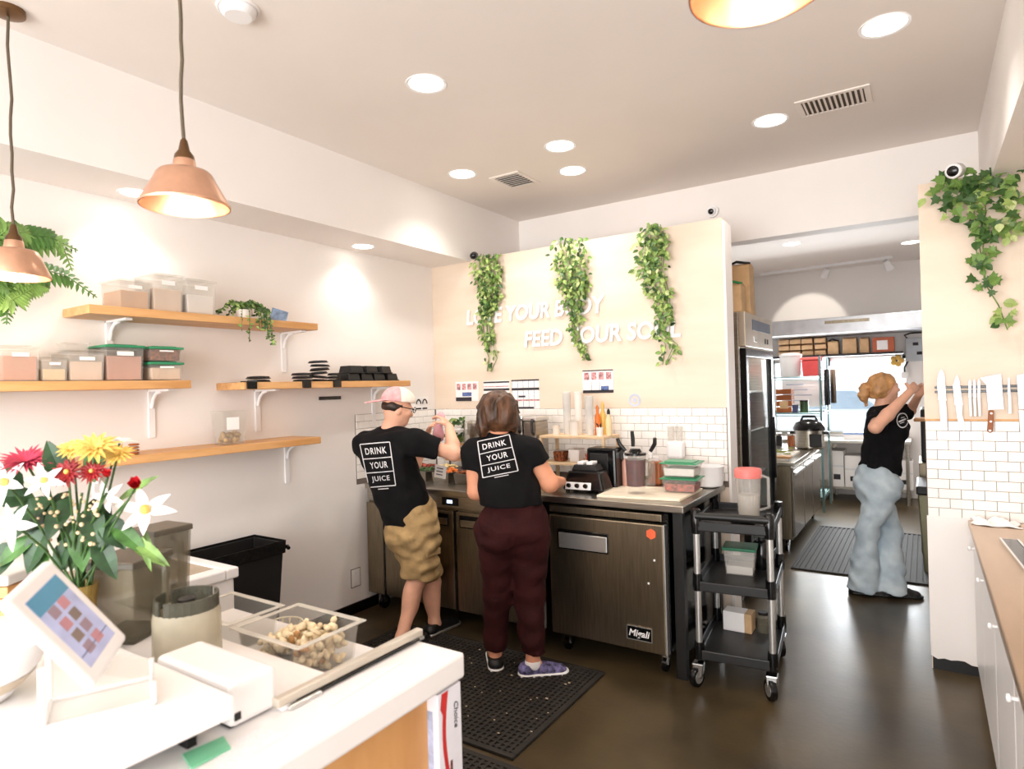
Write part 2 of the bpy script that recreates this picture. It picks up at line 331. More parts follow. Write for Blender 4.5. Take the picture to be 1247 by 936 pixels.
# ================================================================== WALL SHELVES
def shelf(y0, y1, z, label, brs, depth=.27, th=.042):
    t = thing('wall_shelf', label, 'shelf', (WL+depth/2, (y0+y1)/2, z-th), 0, 'wooden wall shelves')
    bx('board', -depth/2, depth/2, -(y1-y0)/2, (y1-y0)/2, 0, th, m_shelf, t, .003)
    for by in brs:
        yy = by-(y0+y1)/2; mb = MB()
        mb.box(-depth/2, -depth/2+.012, yy-.017, yy+.017, -.26, 0); mb.box(-depth/2, depth/2-.06, yy-.017, yy+.017, -.012, 0)
        mb.tube([(-depth/2+.012, yy, -.10), (-depth/2+.03, yy, -.05), (-depth/2+.065, yy, -.02), (-depth/2+.11, yy, -.010)], .010, 8)
        mb.build('bracket', m_whitep, t, .002)
    return t
XS = WL+.27
s1y = (PX(108, 374, XS).y, PX(387, 391, XS).y); S1 = 2.036; S2 = 1.682; S3 = 1.669; S4 = 1.318
def yat(px, py, x=WL+.03): return PX(px, py, x).y
shelf(*s1y, S1, 'highest wooden wall shelf, holding three clear bins and a trailing plant', (yat(136, 410), yat(348, 420)))
shelf(.72, PX(233, 463, XS).y, S2, 'wooden wall shelf holding green-lidded tubs and clear bins of powder', (yat(187, 490), .95))
shelf(PX(297, 465, XS).y, PX(500, 463, XS).y, S3, 'wooden wall shelf holding the black takeout containers', (yat(316, 480), yat(457, 475)))
shelf(1.30, PX(391, 533, XS).y, S4, 'lowest wooden wall shelf, holding a clear pouch jar', (yat(352, 550), 1.5))
# ---- clear square storage bins
m_pow1 = mat('tan_powder', rgb(206, 152, 90), .9, bump=.2); m_pow2 = mat('pale_powder', rgb(232, 205, 182), .9, bump=.2); m_pow3 = mat('orange_powder', rgb(196, 112, 52), .9, bump=.2)
m_oat = mat('oats', rgb(228, 204, 150), .9, bump=.3); m_cocoa = mat('nut_mix', rgb(150, 84, 50), .9, var=.5, scale=70, bump=.5); m_pink = mat('pink_puree', rgb(208, 158, 140), .8)
def bin_(y0, y1, z, h, fill, fm, lid, label, x=WL+.145, lidm=None, grp='storage bins on the wall shelves', d=.19, name='storage_bin'):
    w = y1-y0; t = thing(name, label, 'container', (x, (y0+y1)/2, z), math.pi/2, grp)
    open_box(MB(), w, d, h, .003, .94).build('tub', m_frost if lidm is None else m_clear, t, .004)
    MB().frus(0, 0, .005, .005+h*fill, w/2*.94-.005, d/2*.94-.005, w/2*.97-.005, d/2*.97-.005).build('contents', fm, t, .003)
    if lid:
        mb = MB(); mb.box(-w/2-.006, w/2+.006, -d/2-.006, d/2+.006, h-.004, h+.008); mb.box(-w/2+.02, w/2-.02, -d/2+.02, d/2-.02, h+.008, h+.013)
        mb.build('lid', lidm or m_clear, t, .004)
    # label strip on the side that faces the room
    bx('label_strip', -w*.22, w*.22, -d/2-.0015, -d/2-.0005, h*.74, h*.86, m_paper, t)
    return t
def ys(a, b, py, x=WL+.24): return PX(a, py, x).y, PX(b, py, x).y
bin_(*ys(146, 184, 370), S1, .135, .62, m_pow1, True, 'clear lidded bin of tan powder at the fern end of the top shelf')
bin_(*ys(187, 224, 372), S1, .185, .60, m_pow2, True, 'tall clear bin between two others on the top shelf')
bin_(*ys(228, 263, 376), S1, .178, .55, m_paper, True, 'clear bin of white powder next to the trailing plant on top shelf')
bin_(*ys(2, 49, 462), S2, .145, .72, m_pow3, True, 'clear bin of orange powder on the green-lid shelf')
bin_(*ys(52, 83, 462), S2, .098, .50, m_oat, True, 'short clear bin of pale oats beside the orange powder bin')
b3 = bin_(*ys(85, 128, 462), S2, .130, .66, m_pow2, True, 'clear bin of pale powder with a small flat tub on its lid')
t = thing('small_tub', 'small flat clear tub lying on a bin lid', 'container', (WL+.145, (ys(88, 112, 420)[0]+ys(88, 112, 420)[1])/2, S2+.1435), math.pi/2)
open_box(MB(), .10, .09, .03, .003, .9).build('tub', m_frost, t, .003); rbx('lid', .105, .095, .006, m_frost, t, .002, .03)
bin_(*ys(130, 176, 462), S2, .165, .70, m_pink, True, 'tall tub of pink puree with a green lid', lidm=m_green)
bin_(*ys(184, 223, 462), S2, .085, .70, m_pow2, True, 'lower of two stacked short tubs with green lids', lidm=m_green)
bin_(*ys(184, 223, 462), S2+.0985, .065, .85, m_cocoa, True, 'upper green-lidded tub of dark nut mix on another tub', lidm=m_green)
# ---- pouch jar on lowest shelf
p = PX(280, 538, WL+.16); t = thing('clear_jar', 'tall clear flared jar of round dates with a white label on the lowest shelf', 'jar', (p.x, p.y, S4), math.pi/2)
open_box(MB(), .155, .12, .19, .003, .80).build('jar_body', m_clear, t, .006); bx('jar_label', -.055, .02, -.0625, -.0605, .085, .155, m_paper, t)
rn = random.Random(5); m_date = mat('pale_dates', rgb(196, 160, 104), .6, var=.3, scale=30)
mb = MB()
for i in range(26): mb.sphere((rn.uniform(-.045, .045), rn.uniform(-.032, .032), .018+.045*rn.random()), .015, 8, 6)
mb.build('dates', m_date, t, smooth='all')['kind'] = 'stuff'
# small wooden box stack at flower end of lowest shelf
# ---- blue card
p = PX(338, 384, WL+.12); t = tag(MB().box(-.05, .05, -.004, .004, 0, .075, Matrix.Rotation(.25, 4, 'Y')).build('greeting_card', mat('blue_card', rgb(150, 178, 215), .7, var=.25, scale=30), loc=(p.x, p.y, S1+.012), rot=(0, 0, 1.25)), 'small blue card propped on the top shelf past the trailing plant', 'card')
# ---- black takeout containers
def tray_mesh():
    mb = MB(); mb.frus(0, 0, 0, .045, .085, .06, .075, .05); mb.frus(0, 0, -.008, 0, .092, .067, .092, .067)
    return mb
def ypx(px, py=462, x=WL+.17): return PX(px, py, x).y
prt = None
for i, px in enumerate((424, 440, 455, 471)):
    o = tray_mesh().build('takeout_container', m_black, None, .008, loc=(WL+.17, ypx(px), S3+.008), rot=(0, 0, math.pi/2))
    tag(o, 'upturned black takeout container in the bottom row, '+('beside the round bowls', 'next but one to the bowls', 'next but one to the shelf end', 'at the shelf end')[i], 'takeout box', 'black takeout containers'); o.scale = (.62, 1.1, 1)
for i, px in enumerate((428, 446, 463)):
    o = tray_mesh().build('takeout_container', m_black, None, .008, loc=(WL+.17, ypx(px), S3+.0615), rot=(0, 0, math.pi/2+.1*i))
    tag(o, 'upturned black takeout container in the upper row, '+('beside the round bowls', 'middle one', 'towards the shelf end')[i], 'takeout box', 'black takeout containers'); o.scale = (.68, 1.05, 1)
def lidpile(px, n, label, w=.10, dz=.010, seed=1, z0=0.0, jit=.008, tilt=.0):
    rn = random.Random(seed)
    for i in range(n):
        mb = MB(); mb.lathe([(w*.52, 0), (w*.55, .004), (w*.5, .006), (w*.48, .014), (w*.2, .017)], 18)
        o = mb.build('takeout_bowl', m_black, None, smooth=True, loc=(WL+.16+rn.uniform(-jit, jit), ypx(px)+rn.uniform(-jit, jit), S3+z0+i*(dz+.0105)), rot=(rn.uniform(-tilt, tilt), rn.uniform(-tilt, tilt), 0))
        tag(o, label+(', '+('lowest', 'second from below', 'third from below', 'fourth from below', 'fifth from below', 'topmost')[i if i < n-1 else 5] if n > 2 else (', under', ', on top')[i]), 'bowl', 'black round bowls on the shelf')
lidpile(316, 2, 'round black takeout bowl stacked by the camera-side end of the takeout shelf', .13)
lidpile(368, 3, 'round black takeout bowl in the low stack beside the lid heap', .12, seed=2)
lidpile(390, 6, 'round black takeout bowl of the tall heap on the takeout shelf', .12, seed=3, jit=.010, tilt=.10, dz=.014)
lidpile(408, 3, 'round black takeout bowl between the tall heap and the container pile', .08, seed=4, jit=.004)
for px, cl_ in ((306, 'by the low pair of bowls'), (373, 'before the bowl heap'), (410, 'beside the two-row pile')):
    t = MB().box(-.004, .012, -.03, .03, -.04, .006).box(-.06, .0, -.03, .03, 0, .006).build('shelf_clip', m_blackg, None, .002, loc=(XS+.001, PX(px, 468, XS).y, S3+.0005))
    tag(t, 'black clip on the takeout shelf edge '+cl_, 'clip', 'clips on the takeout shelf')
# ---- things on the left wall
p0, p1 = PX(388, 485, WL), PX(414, 486, WL)
tag(bx('magnet_strip', 0, .012, p0.y, p1.y, p0.z-.012, p0.z+.012, m_blackg, None, .002, loc=(WL, 0, 0)), 'short black bar fixed to the white wall under the takeout shelf', 'bar')
p = PX(433, 703, WL); t = thing('wall_outlet', 'white wall outlet plate low on the left wall', 'outlet', (WL, p.y, p.z)); t.rotation_euler = (0, 0, 0)
bx('cover_plate', 0, .006, -.04, .04, -.062, .062, m_paper, t, .003)
for dz in (-.028, .028): bx('socket', .006, .008, -.018, .018, dz-.016, dz+.016, m_whitep, t, .002)
bx('plate_rim', 0, .003, -.045, .045, -.067, .067, m_grout, t)
p = PX(513, 493, WL); t = thing('wall_decal', 'small white notice with dark marks on the wall above the man', 'notice', (WL, p.y, p.z))
bx('sheet', 0, .002, -.09, .09, -.09, .07, m_paper, t)
for dy in (-.035, .04):
    mb = MB(); n = 14
    mb.tube([(.004, dy+.026*math.cos(math.pi*k/n), .01+.035*math.sin(math.pi*k/n)) for k in range(n+1)], .006, 4)
    mb.build('mark', m_ink, t); bx('mark', .002, .005, dy-.028, dy+.028, -.035, -.022, m_ink, t)
# ================================================================== COUNTER LINE ON THE BACK WALL
FY = 3.28
def caster(parent, x, y, r=.035, z=0.0):
    c = MB().lathe([(r*.2, -.012), (r, -.012), (r, .012), (r*.2, .012)], 16, M=Matrix.Translation((x, y, z+r)) @ Matrix.Rotation(math.pi/2, 4, 'Y')).build('caster', m_blackg, parent, smooth=True)
    MB().box(x-.02, x+.02, y-.016, y+.016, z+r, z+r*2.6).build('fork', m_chrome, c, .003); return c
# refrigerated prep table (behind the two people)
x0, x1 = -3.45, -1.975
t = thing('prep_refrigerator', 'long stainless refrigerated prep table with two doors behind the two workers', 'fridge', (x0, FY, 0)); L_ = x1-x0
bx('cabinet', 0, L_, .03, .80, .12, .80, m_steel2, t); bx('control_panel', 0, L_, .012, .80, .80, .885, m_steel, t, .004)
bx('worktop', 0, L_, -.015, .82, .885, .925, m_steel, t, .006)
bx('filler_panel', .0, .16, 0, .03, .13, .785, m_steel2, t, .004)
for k in range(2):
    w = .655; a_ = .165+k*w; d = bx('door', a_+.012, a_+w-.012, 0, .03, .13, .785, m_steel2, t, .006); h0 = a_+(w-.24 if k == 0 else .04)
    bx('handle_recess', h0, h0+.19, -.003, .004, .68, .765, m_blackg, d, .004); bx('handle_lip', h0+.012, h0+.178, -.006, .002, .69, .735, m_steel, d, .003)
    bx('gasket', a_-.008, a_+.010, .004, .03, .12, .79, m_blackg, t)
p = PY(547, 610, FY); d = bx('display', p.x-x0-.07, p.x-x0+.07, .004, .013, p.z-.03, p.z+.022, m_blackg, t, .004)
bx('digits', p.x-x0-.022, p.x-x0+.022, .002, .0045, p.z-.014, p.z+.006, mat('blue_led', (.45, .6, 1.0), .4, var=0, emit=4), d)
for x in (.08, L_-.08): caster(t, x, .08, .045); caster(t, x, .70, .045)
# undercounter fridge with logo
x0, x1 = -1.917, -1.19
t = thing('undercounter_refrigerator', 'stainless single-door undercounter fridge with a nameplate and orange sticker', 'fridge', (x0, FY, 0)); W_ = x1-x0
bx('cabinet', 0, W_, .06, .80, .12, .885, m_blackg, t, .004)
bx('vent_panel', .01, W_-.02, .01, .06, .845, .885, m_steel2, t, .004)
d = bx('door', .01, W_-.008, 0, .055, .125, .832, m_steel2, t, .008)
bx('door_edge', W_-.010, W_-.002, -.002, .05, .125, .832, m_alu, d, .003)
za = PY(710, 648, FY).z; zb = PY(710, 669, FY).z; xa = PY(679, 660, FY).x-x0; xb = PY(741, 660, FY).x-x0
bx('handle_recess', xa, xb, -.004, .004, zb-.01, za+.008, m_blackg, d, .006); bx('handle_lip', xa+.012, xb-.008, -.008, .0, zb-.002, za-.012, m_alu, d, .006)
p = PY(793, 650, FY); MB().prism([(.030*math.cos(a), .030*math.sin(a)) for a in [math.pi/6+math.pi/3*i for i in range(6)]], 0, .002, Matrix.Translation((p.x-x0, -.002, p.z)) @ Matrix.Rotation(math.pi/2, 4, 'X')).build('sticker', mat('orange_sticker', rgb(232, 104, 62), .6), d)
p = PY(779, 771, FY); lp_ = bx('name_plate', p.x-x0-.072, p.x-x0+.072, -.005, .0, p.z-.038, p.z+.038, m_blackg, d, .003)
fm = MB()
for a in ((-.074, .074, .035, .039), (-.074, .074, -.039, -.035), (-.074, -.070, -.039, .039), (.070, .074, -.039, .039)): fm.box(p.x-x0+a[0], p.x-x0+a[1], -.007, -.003, p.z+a[2], p.z+a[3])
fm.build('plate_rim', m_alu, lp_)
tm = text_mesh('Migali', .052, .001, .25, 'CENTER', .001); o = link('lettering', tm, m_whitep, lp_); o.location = (p.x-x0-.004, -.0065, p.z-.016); o.rotation_euler = (math.pi/2, 0, 0)
for px, py in ((797, 682), (790, 710)):
    q = PY(px, py, FY); bx('dot', q.x-x0-.005, q.x-x0+.005, -.003, .001, q.z-.005, q.z+.005, m_whitep, d)
for x in (.07, W_-.05): caster(t, x, .10, .042); caster(t, x, .70, .042)
# worktop over it with side panel leg
t = thing('steel_worktop', 'stainless worktop over the undercounter fridge with dark end panel', 'worktop', (-1.96, FY, 0))
bx('slab', 0, .880, -.015, .825, .905, .945, m_steel, t, .005)
bx('leg', .800, .855, .04, .09, 0, .905, m_black, t, .003); bx('end_panel', .815, .828, .09, .80, .10, .905, m_blackg, t); bx('leg', .800, .855, .74, .79, 0, .905, m_black, t, .003)
bx('edge_strip', .002, .012, -.002, .01, .14, .52, m_alu, t)
ZT = .945
# cutting board
q = [PZ(726.5, 605.6, ZT), PZ(828, 611, ZT), PZ(855.8, 597, ZT), PZ(751, 593.8, ZT)]
c = sum(q, Vector())/4
bd = MB().prism([(v.x-c.x, v.y-c.y) for v in q], 0, .014).build('cutting_board', mat('board_white', rgb(236, 222, 200), .55, var=.05, scale=20, bump=.05), None, .003, loc=(c.x, c.y, ZT+.0005)); tag(bd, 'white plastic cutting board on the steel worktop', 'cutting board')
ZB = ZT+.0150
def on(px, py, z=ZT): v = PZ(px, py, z); v.z = z; return v
# blender jar
p = on(775, 600, ZB); k = mpp(p); m_drink = mat('berry_smoothie', rgb(92, 40, 42), .3, var=.25, scale=20)
t = thing('blender_jar', 'tall clear blender jar of berry smoothie on the cutting board', 'blender jar', p)
MB().lathe([(10.5*k, 0), (10.8*k, 5*k), (11.5*k, 8*k), (13*k, 44*k), (13.4*k, 47*k), (12.8*k, 47*k), (12.4*k, 44*k), (11*k, 9*k), (.002, 8*k)], 24, cap=False).build('jar', m_clear, t, smooth=True)
MB().lathe([(.002, 9*k), (11.0*k, 9*k), (12.3*k, 41*k), (.002, 41*k)], 24, cap=False).build('smoothie', m_drink, t, smooth=True)
MB().lathe([(13.2*k, 46*k), (13.2*k, 49*k), (8*k, 50*k), (6*k, 54*k), (.002, 54.5*k)], 24).build('lid', m_blackg, t, smooth=True)
MB().tube([(12.4*k, 0, 40*k), (18*k, 0, 38*k), (18*k, 0, 22*k), (11.6*k, 0, 19*k)], 2*k, 8).build('handle', m_smoke, t, smooth=True)
# blender base
p = Vector((PY(716, 590, 3.50).x, 3.50, ZT)); k = mpp(p); t = thing('blender_motor', 'low black blender motor unit with a pale control panel', 'blender', p, .05)
MB().frus(0, 0, .012, 26*k, .135, .085, .105, .065).build('housing', m_blackg, t, .012)
MB().frus(0, 0, 26*k, 33*k, 17*k, .055, 14*k, .045).build('jar_seat', m_black, t, .006)
mb = MB()
for a in range(4): mb.box(-.02, .02, -.02, .02, 0, .018, Matrix.Translation((.042*math.cos(a*math.pi/2+.78), .03*math.sin(a*math.pi/2+.78), 33*k)))
mb.build('centering_pad', m_whitep, t, .004)
pl = MB().box(-.115, .055, -.004, 0, 0, .045, Matrix.Translation((0, -.085, .02)) @ Matrix.Rotation(-.25, 4, 'X')).build('control_panel', m_whitep, t, .002)
for i, dx in enumerate((-.085, -.03, .025)): MB().lathe([(.014, 0), (.012, .015), (.001, .016)], 14, M=Matrix.Translation((dx, -.094, .045)) @ Matrix.Rotation(math.pi/2-.25, 4, 'X')).build('knob', m_blackg, pl, smooth=True)
for sx in (-1, 1):
    for sy in (-1, 1): MB().lathe([(.012, 0), (.012, .014)], 10, c=(sx*.11, sy*.06, 0)).build('foot', m_rubber, t)
# black tall bin (sound cover)
p = on(735, 580); p = Vector((PY(738, 575, 3.69).x, 3.69, ZT)); k = mpp(p); t = thing('blender_enclosure', 'tall glossy black blender sound enclosure against the tile', 'appliance', p)
MB().frus(0, 0, 0, .255, .105, .08, .098, .074).build('shell', m_blackg, t, .014); bx('front_window', -.075, .05, -.083, -.078, .03, .22, m_black, t, .004, rot=(-.03, 0, 0))
# squeeze bottles with black tops and white pour tops
def bottle(px, py, h, r, bodym, topm, label, y=None, neck=.35, stick=0.0, tilt=0.0, z=ZT):
    p = on(px, py, z)
    if y: s = (y/p.y); p = Vector((PY(px, py, y).x, y, z))
    t = thing('bottle', label, 'bottle', p)
    MB().lathe([(r*.92, 0), (r, .006), (r, h*.80), (r*.5, h*.9), (r*.42, h)], 18).build('body', bodym, t, smooth=True)
    MB().lathe([(r*.55, h*.93), (r*.55, h*1.06), (r*.2, h*1.1), (r*.16, h*1.22)], 14).build('cap', topm, t, smooth=True)
    if stick: MB().tube([(0, 0, h*1.15), (tilt, 0, h*1.15+stick*.55), (tilt*1.2, -.01, h*1.15+stick)], [.012, .014, .012], 8).build('pump_handle', m_black, t, smooth=True)
    return t
m_rose = mat('rose_juice', rgb(214, 160, 142), .3, var=.08); m_amber = mat('amber_syrup', rgb(170, 98, 56), .25, var=.15)
bottle(763, 590, .20, .026, m_rose, m_whitep, 'slim pink juice bottle with white cap beside the blender jar', 3.72, stick=.08, tilt=-.04)
bottle(772, 585, .21, .026, m_frost, m_whitep, 'frosted bottle with upright black pump behind the blender jar', 3.90, stick=.10)
bottle(793, 583, .19, .027, m_frost, m_whitep, 'frosted bottle with leaning black pump handle beside the amber jug', 3.86, stick=.085, tilt=.03)
p = Vector((PY(799, 585, 3.93).x, 3.93, ZT)); t = thing('syrup_jug', 'amber syrup jug with handle behind the green-lidded tubs', 'jug', p)
MB().frus(0, 0, 0, .15, .045, .045, .042, .042).build('body', m_amber, t, .014); MB().tube([(.04, 0, .13), (.075, 0, .12), (.075, 0, .06), (.042, 0, .04)], .008).build('handle', m_amber, t, smooth=True); MB().lathe([(.022, .15), (.022, .175)], 14).build('cap', m_whitep, t)
# green-lidded food boxes
m_straw = mat('cut_strawberries', rgb(196, 92, 74), .5, var=.4, scale=50, bump=.5)
p = on(830, 598, ZB); k = mpp(p)
for i, (zz, fm_, lab) in enumerate(((0, m_straw, 'lower green-lidded tub of cut strawberries on the cutting board'), (.0895, m_paper, 'upper green-lidded tub stacked on the strawberry tub'))):
    t = thing('food_tub', lab, 'container', (p.x, p.y+.02, ZB+zz), .05, 'green-lidded tubs on the worktop')
    open_box(MB(), .20, .17, .078, .003, .88).build('tub', m_clear, t, .008); MB().frus(0, 0, .005, .05, .084, .07, .09, .075).build('contents', fm_, t, .006)
    lid = MB().box(-.11, .11, -.095, .095, .075, .083).build('lid', m_green, t, .004); bx('lid_rim', -.085, .085, -.07, .07, .083, .088, m_green, lid, .003)
# round white tub
p = Vector((PY(863, 595, 3.95).x, 3.95, ZT)); t = thing('round_tub', 'round white ceramic crock at the end of the worktop', 'crock', p)
MB().lathe([(.06, 0), (.085, .012), (.092, .06), (.094, .125), (.096, .13), (.090, .13), (.088, .06), (.002, .02)], 26, cap=False).build('body', m_whitep, t, smooth=True)
MB().lathe([(.07, -.0), (.07, .004)], 20).build('foot_ring', m_blackg, t)
# wall cup dispenser on tile
p = PY(826, 530, D); t = thing('cup_dispenser', 'white wall cup dispenser with two stacks of clear cups on the tile', 'dispenser', (p.x, D-.065, p.z-.06))
bx('holder', -.055, .055, -.03, .05, -.09, .03, m_whitep, t, .02)
for dx in (-.028, .028): MB().lathe([(.020, .02), (.024, .125), (.0225, .125), (.019, .03)], 16, c=(dx, 0, 0), cap=False).build('cup_stack', m_frost, t, smooth=True)
# decal on the birch wall
p = PY(773, 487, D); t = tag(MB().lathe([(.03, 0), (.044, 0), (.044, .002), (.03, .002), (.03, 0)], 28, M=Matrix.Rotation(math.pi/2, 4, 'X'), cap=False).lathe([(.001, 0), (.016, 0), (.016, .002), (.001, .002)], 16, M=Matrix.Rotation(math.pi/2, 4, 'X'), cap=False).build('round_sticker', mat('pale_blue_ink', rgb(198, 206, 226), .7), None, loc=(p.x, D-.001, p.z)), 'faint pale blue round sticker on the birch wall above the tile', 'sticker')
# ---- posters on the birch wall
m_pinkp = mat('print_pink', rgb(222, 160, 162), .8, var=.35, scale=60); m_bluep = mat('print_blue', rgb(96, 116, 170), .8, var=.3, scale=60); m_dark = mat('print_dark', rgb(58, 54, 60), .8, var=.2)
def poster(xa, xb, ya, yb, label, rows):
    a, b = PY(xa, ya, D), PY(xb, yb, D); w, h = b.x-a.x, a.z-b.z
    t = thing('wall_chart', label, 'poster', ((a.x+b.x)/2, D, b.z), 0, 'charts pinned to the birch wall')
    bx('sheet', -w/2, w/2, -.003, 0, 0, h, m_paper, t)
    for (f0, f1, g0, g1, mm) in rows: bx('printed_block', -w/2+w*f0, -w/2+w*f1, -.004, -.0025, h*g0, h*g1, mm, t)
icons = [(0.05+.24*i, .22+.24*i, .58, .9, m_pinkp) for i in range(4)]
poster(555, 583, 465, 488, 'small chart with pink pictures beside the first hanging plant', icons+[(0, .7, 0, .2, m_dark), (.3, .7, .25, .45, m_bluep)])
poster(589, 621, 464, 490, 'ruled chart half hidden by the head of the woman in maroon trousers', [(0, 1, .9, .97, m_dark), (0, 1, .55, .65, m_dark), (0, .98, .72, .76, m_pinkp)])
poster(623, 657.5, 462.5, 498, 'tall schedule sheet with dark ruled lines', [(0, 1, .95, 1, m_dark), (0, 1, .64, .72, m_dark), (.25, .5, .40, .46, m_dark), (0, 1, .28, .33, m_pinkp), (0, .8, .02, .08, m_dark)]+[(0.02+.2*i, .03+.2*i, .05, .95, m_bluep) for i in range(5)])
poster(709.5, 747.5, 451, 478, 'chart with red pictures over the cup stacks', icons+[(0, 1, 0, .13, m_dark), (.6, .85, .1, .3, m_bluep), (0, 1, .95, 1, m_dark), (.28, .29, .1, .5, m_dark), (.55, .56, .1, .5, m_dark)])
# ================================================================== FRONT SERVICE COUNTER
CZ = .90
t = thing('service_counter', 'white-topped service counter with an orange wood end panel', 'counter', (-1.04, .35, 0))
mb = MB(); M_ = Matrix.Identity(4)
mb.prism([(0, 0), (0, .975), (-.216, .975), (-.216, .71), (-1.55, .71), (-1.55, 0)], CZ-.066, CZ); mb.build('countertop', m_counter, t, .008)
bx('end_panel', -.07, -.045, .01, .90, .0, CZ-.066, m_wood, t); bx('inner_panel', -.20, -.18, .70, .95, 0, CZ-.066, m_wood, t); bx('back_panel', -1.53, -.07, .66, .69, 0, CZ-.066, m_wood, t); bx('front_panel', -1.53, -.07, .02, .05, 0, CZ-.066, m_wood, t)
bx('ledge', -.07, -.005, .86, .965, .36, .38, m_wood, t)
t = thing('back_shelf_table', 'low white work shelf behind the service counter under the clear pans', 'table', (-1.68, 1.215, 0))
bx('top', -.46, .40, -.14, .15, .79, .82, m_whitep, t, .004)
for sx in (-.43, .37):
    for sy in (-.11, .12): bx('leg', sx-.02, sx+.02, sy-.02, sy+.02, 0, .79, m_steel, t)
# film box
t = thing('film_box', 'white and red food film box standing on end at the counter end', 'box', (-1.079, 1.268, .38))
bx('carton', -.028, .030, -.047, .047, 0, .445, mat('white_card', rgb(238, 238, 246), .5), t, .002)
mb = MB(); n = 24
def sx_(z): return -.012+.014*math.sin(z*14)
vs = []; 
for i in range(n+1):
    z = .002+.441*i/n; vs += [(.0308, sx_(z)-.007-.012*(z > .40), z), (.0308, sx_(z)+.007, z)]
mb.add(vs, [(2*i, 2*i+1, 2*i+3, 2*i+2) for i in range(n)]); mb.build('red_band', mat('red_print', rgb(206, 52, 50), .5), t)
o = link('lettering', text_mesh('Choice', .024, .0004, .25), m_ink, t); o.location = (.0312, .016, .405); o.rotation_euler = (math.pi/2, math.pi/2, math.pi/2)
bx('side_print', -.028+.012, -.028+.040, -.0478, -.0472, .02, .40, mat('pale_blue_print', rgb(190, 198, 228), .6, var=.2, scale=30), t)
bx('side_stripe', -.028, -.016, -.0479, -.0473, .20, .43, mat('rose_print', rgb(214, 120, 132), .6, var=.2), t)
bx('print_strip', .0308, .0313, -.004, .004, .02, .26, mat('dark_red_print', rgb(120, 50, 40), .6, var=.4, scale=120), t)
# cutter bar
a, b = PZ(512, 777, CZ+.0), PZ(335, 868, CZ+.0); L_ = (b-a).length; an = math.atan2((b-a).y, (b-a).x)
t = thing('film_cutter_bar', 'long cream metal film cutter bar lying on the white countertop', 'cutter', ((a.x+b.x)/2, (a.y+b.y)/2, CZ+.0005), an)
bx('bar', -L_/2, L_/2, -.012, .012, .010, .030, mat('cream_metal', rgb(206, 198, 184), .35, .3), t, .004); bx('base_rail', -L_/2+.02, L_/2-.03, -.006, .016, .004, .010, m_blackg, t)
bx('end_foot', -L_/2, -L_/2+.05, -.016, .016, 0, .011, m_frost, t, .003); bx('end_foot', L_/2-.11, L_/2-.02, .010, .026, 0, .010, m_alu, t, .004); bx('end_foot', L_/2-.05, L_/2-.01, -.012, .012, 0, .011, m_whitep, t, .003)
def sheet(name, q, z, m, label, cat, th=.0008):
    c = sum(q, Vector())/len(q); o = MB().prism([(v.x-c.x, v.y-c.y) for v in q], 0, th).build(name, m, None, loc=(c.x, c.y, z)); return tag(o, label, cat)
sheet('plastic_sheet', [PZ(468, 787, CZ), PZ(507, 795, CZ), PZ(490, 803, CZ), PZ(448, 800, CZ)], CZ+.0128, mat('grey_film', rgb(190, 186, 178), .3), 'grey plastic sheet at the end of the countertop', 'sheet') if False else None
m_print = mat('faint_print', rgb(240, 238, 240), .8, var=.05, scale=160)
sheet('paper_menu', [PZ(376, 853, CZ), PZ(440, 820, CZ), PZ(492, 806, CZ), PZ(402, 862, CZ)], CZ+.0004, m_print, 'printed paper strip beside the cutter bar', 'paper')
sheet('receipt_sheet', [PZ(262, 912, CZ), PZ(318, 886, CZ), PZ(352, 894, CZ), PZ(262, 945, CZ)], CZ+.0004, m_print, 'white printed sheet lying on the counter by the green card', 'paper')
sheet('green_card', [PZ(222, 921, CZ), PZ(272, 899, CZ), PZ(281, 913, CZ), PZ(233, 938, CZ)], CZ+.0016, mat('mint_green', rgb(126, 204, 162), .5), 'mint green card tucked under the raised register shelf', 'card', .004)
# raised register shelf
t = thing('register_shelf', 'raised white register shelf standing on the countertop', 'shelf', (-1.18, .745, CZ), .0)
MB().prism([(.012, 0), (.0, -.40), (-1.0, -.40), (-1.0, .012)], .056, .10).build('top', m_counter, t, .006); bx('riser', -.90, -.06, -.36, -.34, 0, .056, m_black, t); bx('riser', -.90, -.06, -.06, -.04, 0, .056, m_black, t)
RZ = CZ+.10
# white printer box
t = thing('receipt_printer', 'white rounded receipt printer behind the raised register shelf', 'printer', (-1.215, .762, CZ+.0005))
bx('body', -.30, -.004, .004, .118, .004, .098, m_whitep, t, .014, seg=3); bx('button', -.0045, -.0015, .012, .026, .020, .036, m_black, t)
bx('foot', -.29, -.02, .012, .11, 0, .005, m_black, t)
# tablet on stand
ax = Vector((.274, .508, -.817)).normalized(); ay = Vector((.704, -.685, -.19)); ay = (ay-ax*ay.dot(ax)).normalized(); az = -ax.cross(ay)   # screen faces +az
tc = Vector((-1.364, .540, 1.182)); Rm = Matrix((ax, ay, az)).transposed().to_4x4()
if Rm.determinant() < 0: Rm = Matrix((ax, -ay, az)).transposed().to_4x4()
base = Vector((-1.36, .55, RZ)); t = thing('register_tablet', 'white tablet register on a white stand showing a colourful menu screen', 'tablet', base)
TM = Matrix.Translation(tc-base) @ Rm; a_, b_ = .1118, .0817
bd = MB().box(-a_, a_, -b_, b_, -.022, 0, TM).build('tablet', m_whitep, t, .010, seg=3)
sc_a, sc_b = .082, .056
scr = MB().box(-sc_a-.001, sc_a+.001, -sc_b-.001, sc_b+.001, -.001, .0006, TM).build('screen', mat('screen_glow', rgb(172, 178, 214), .2, var=.10, scale=18, emit=.25), bd)
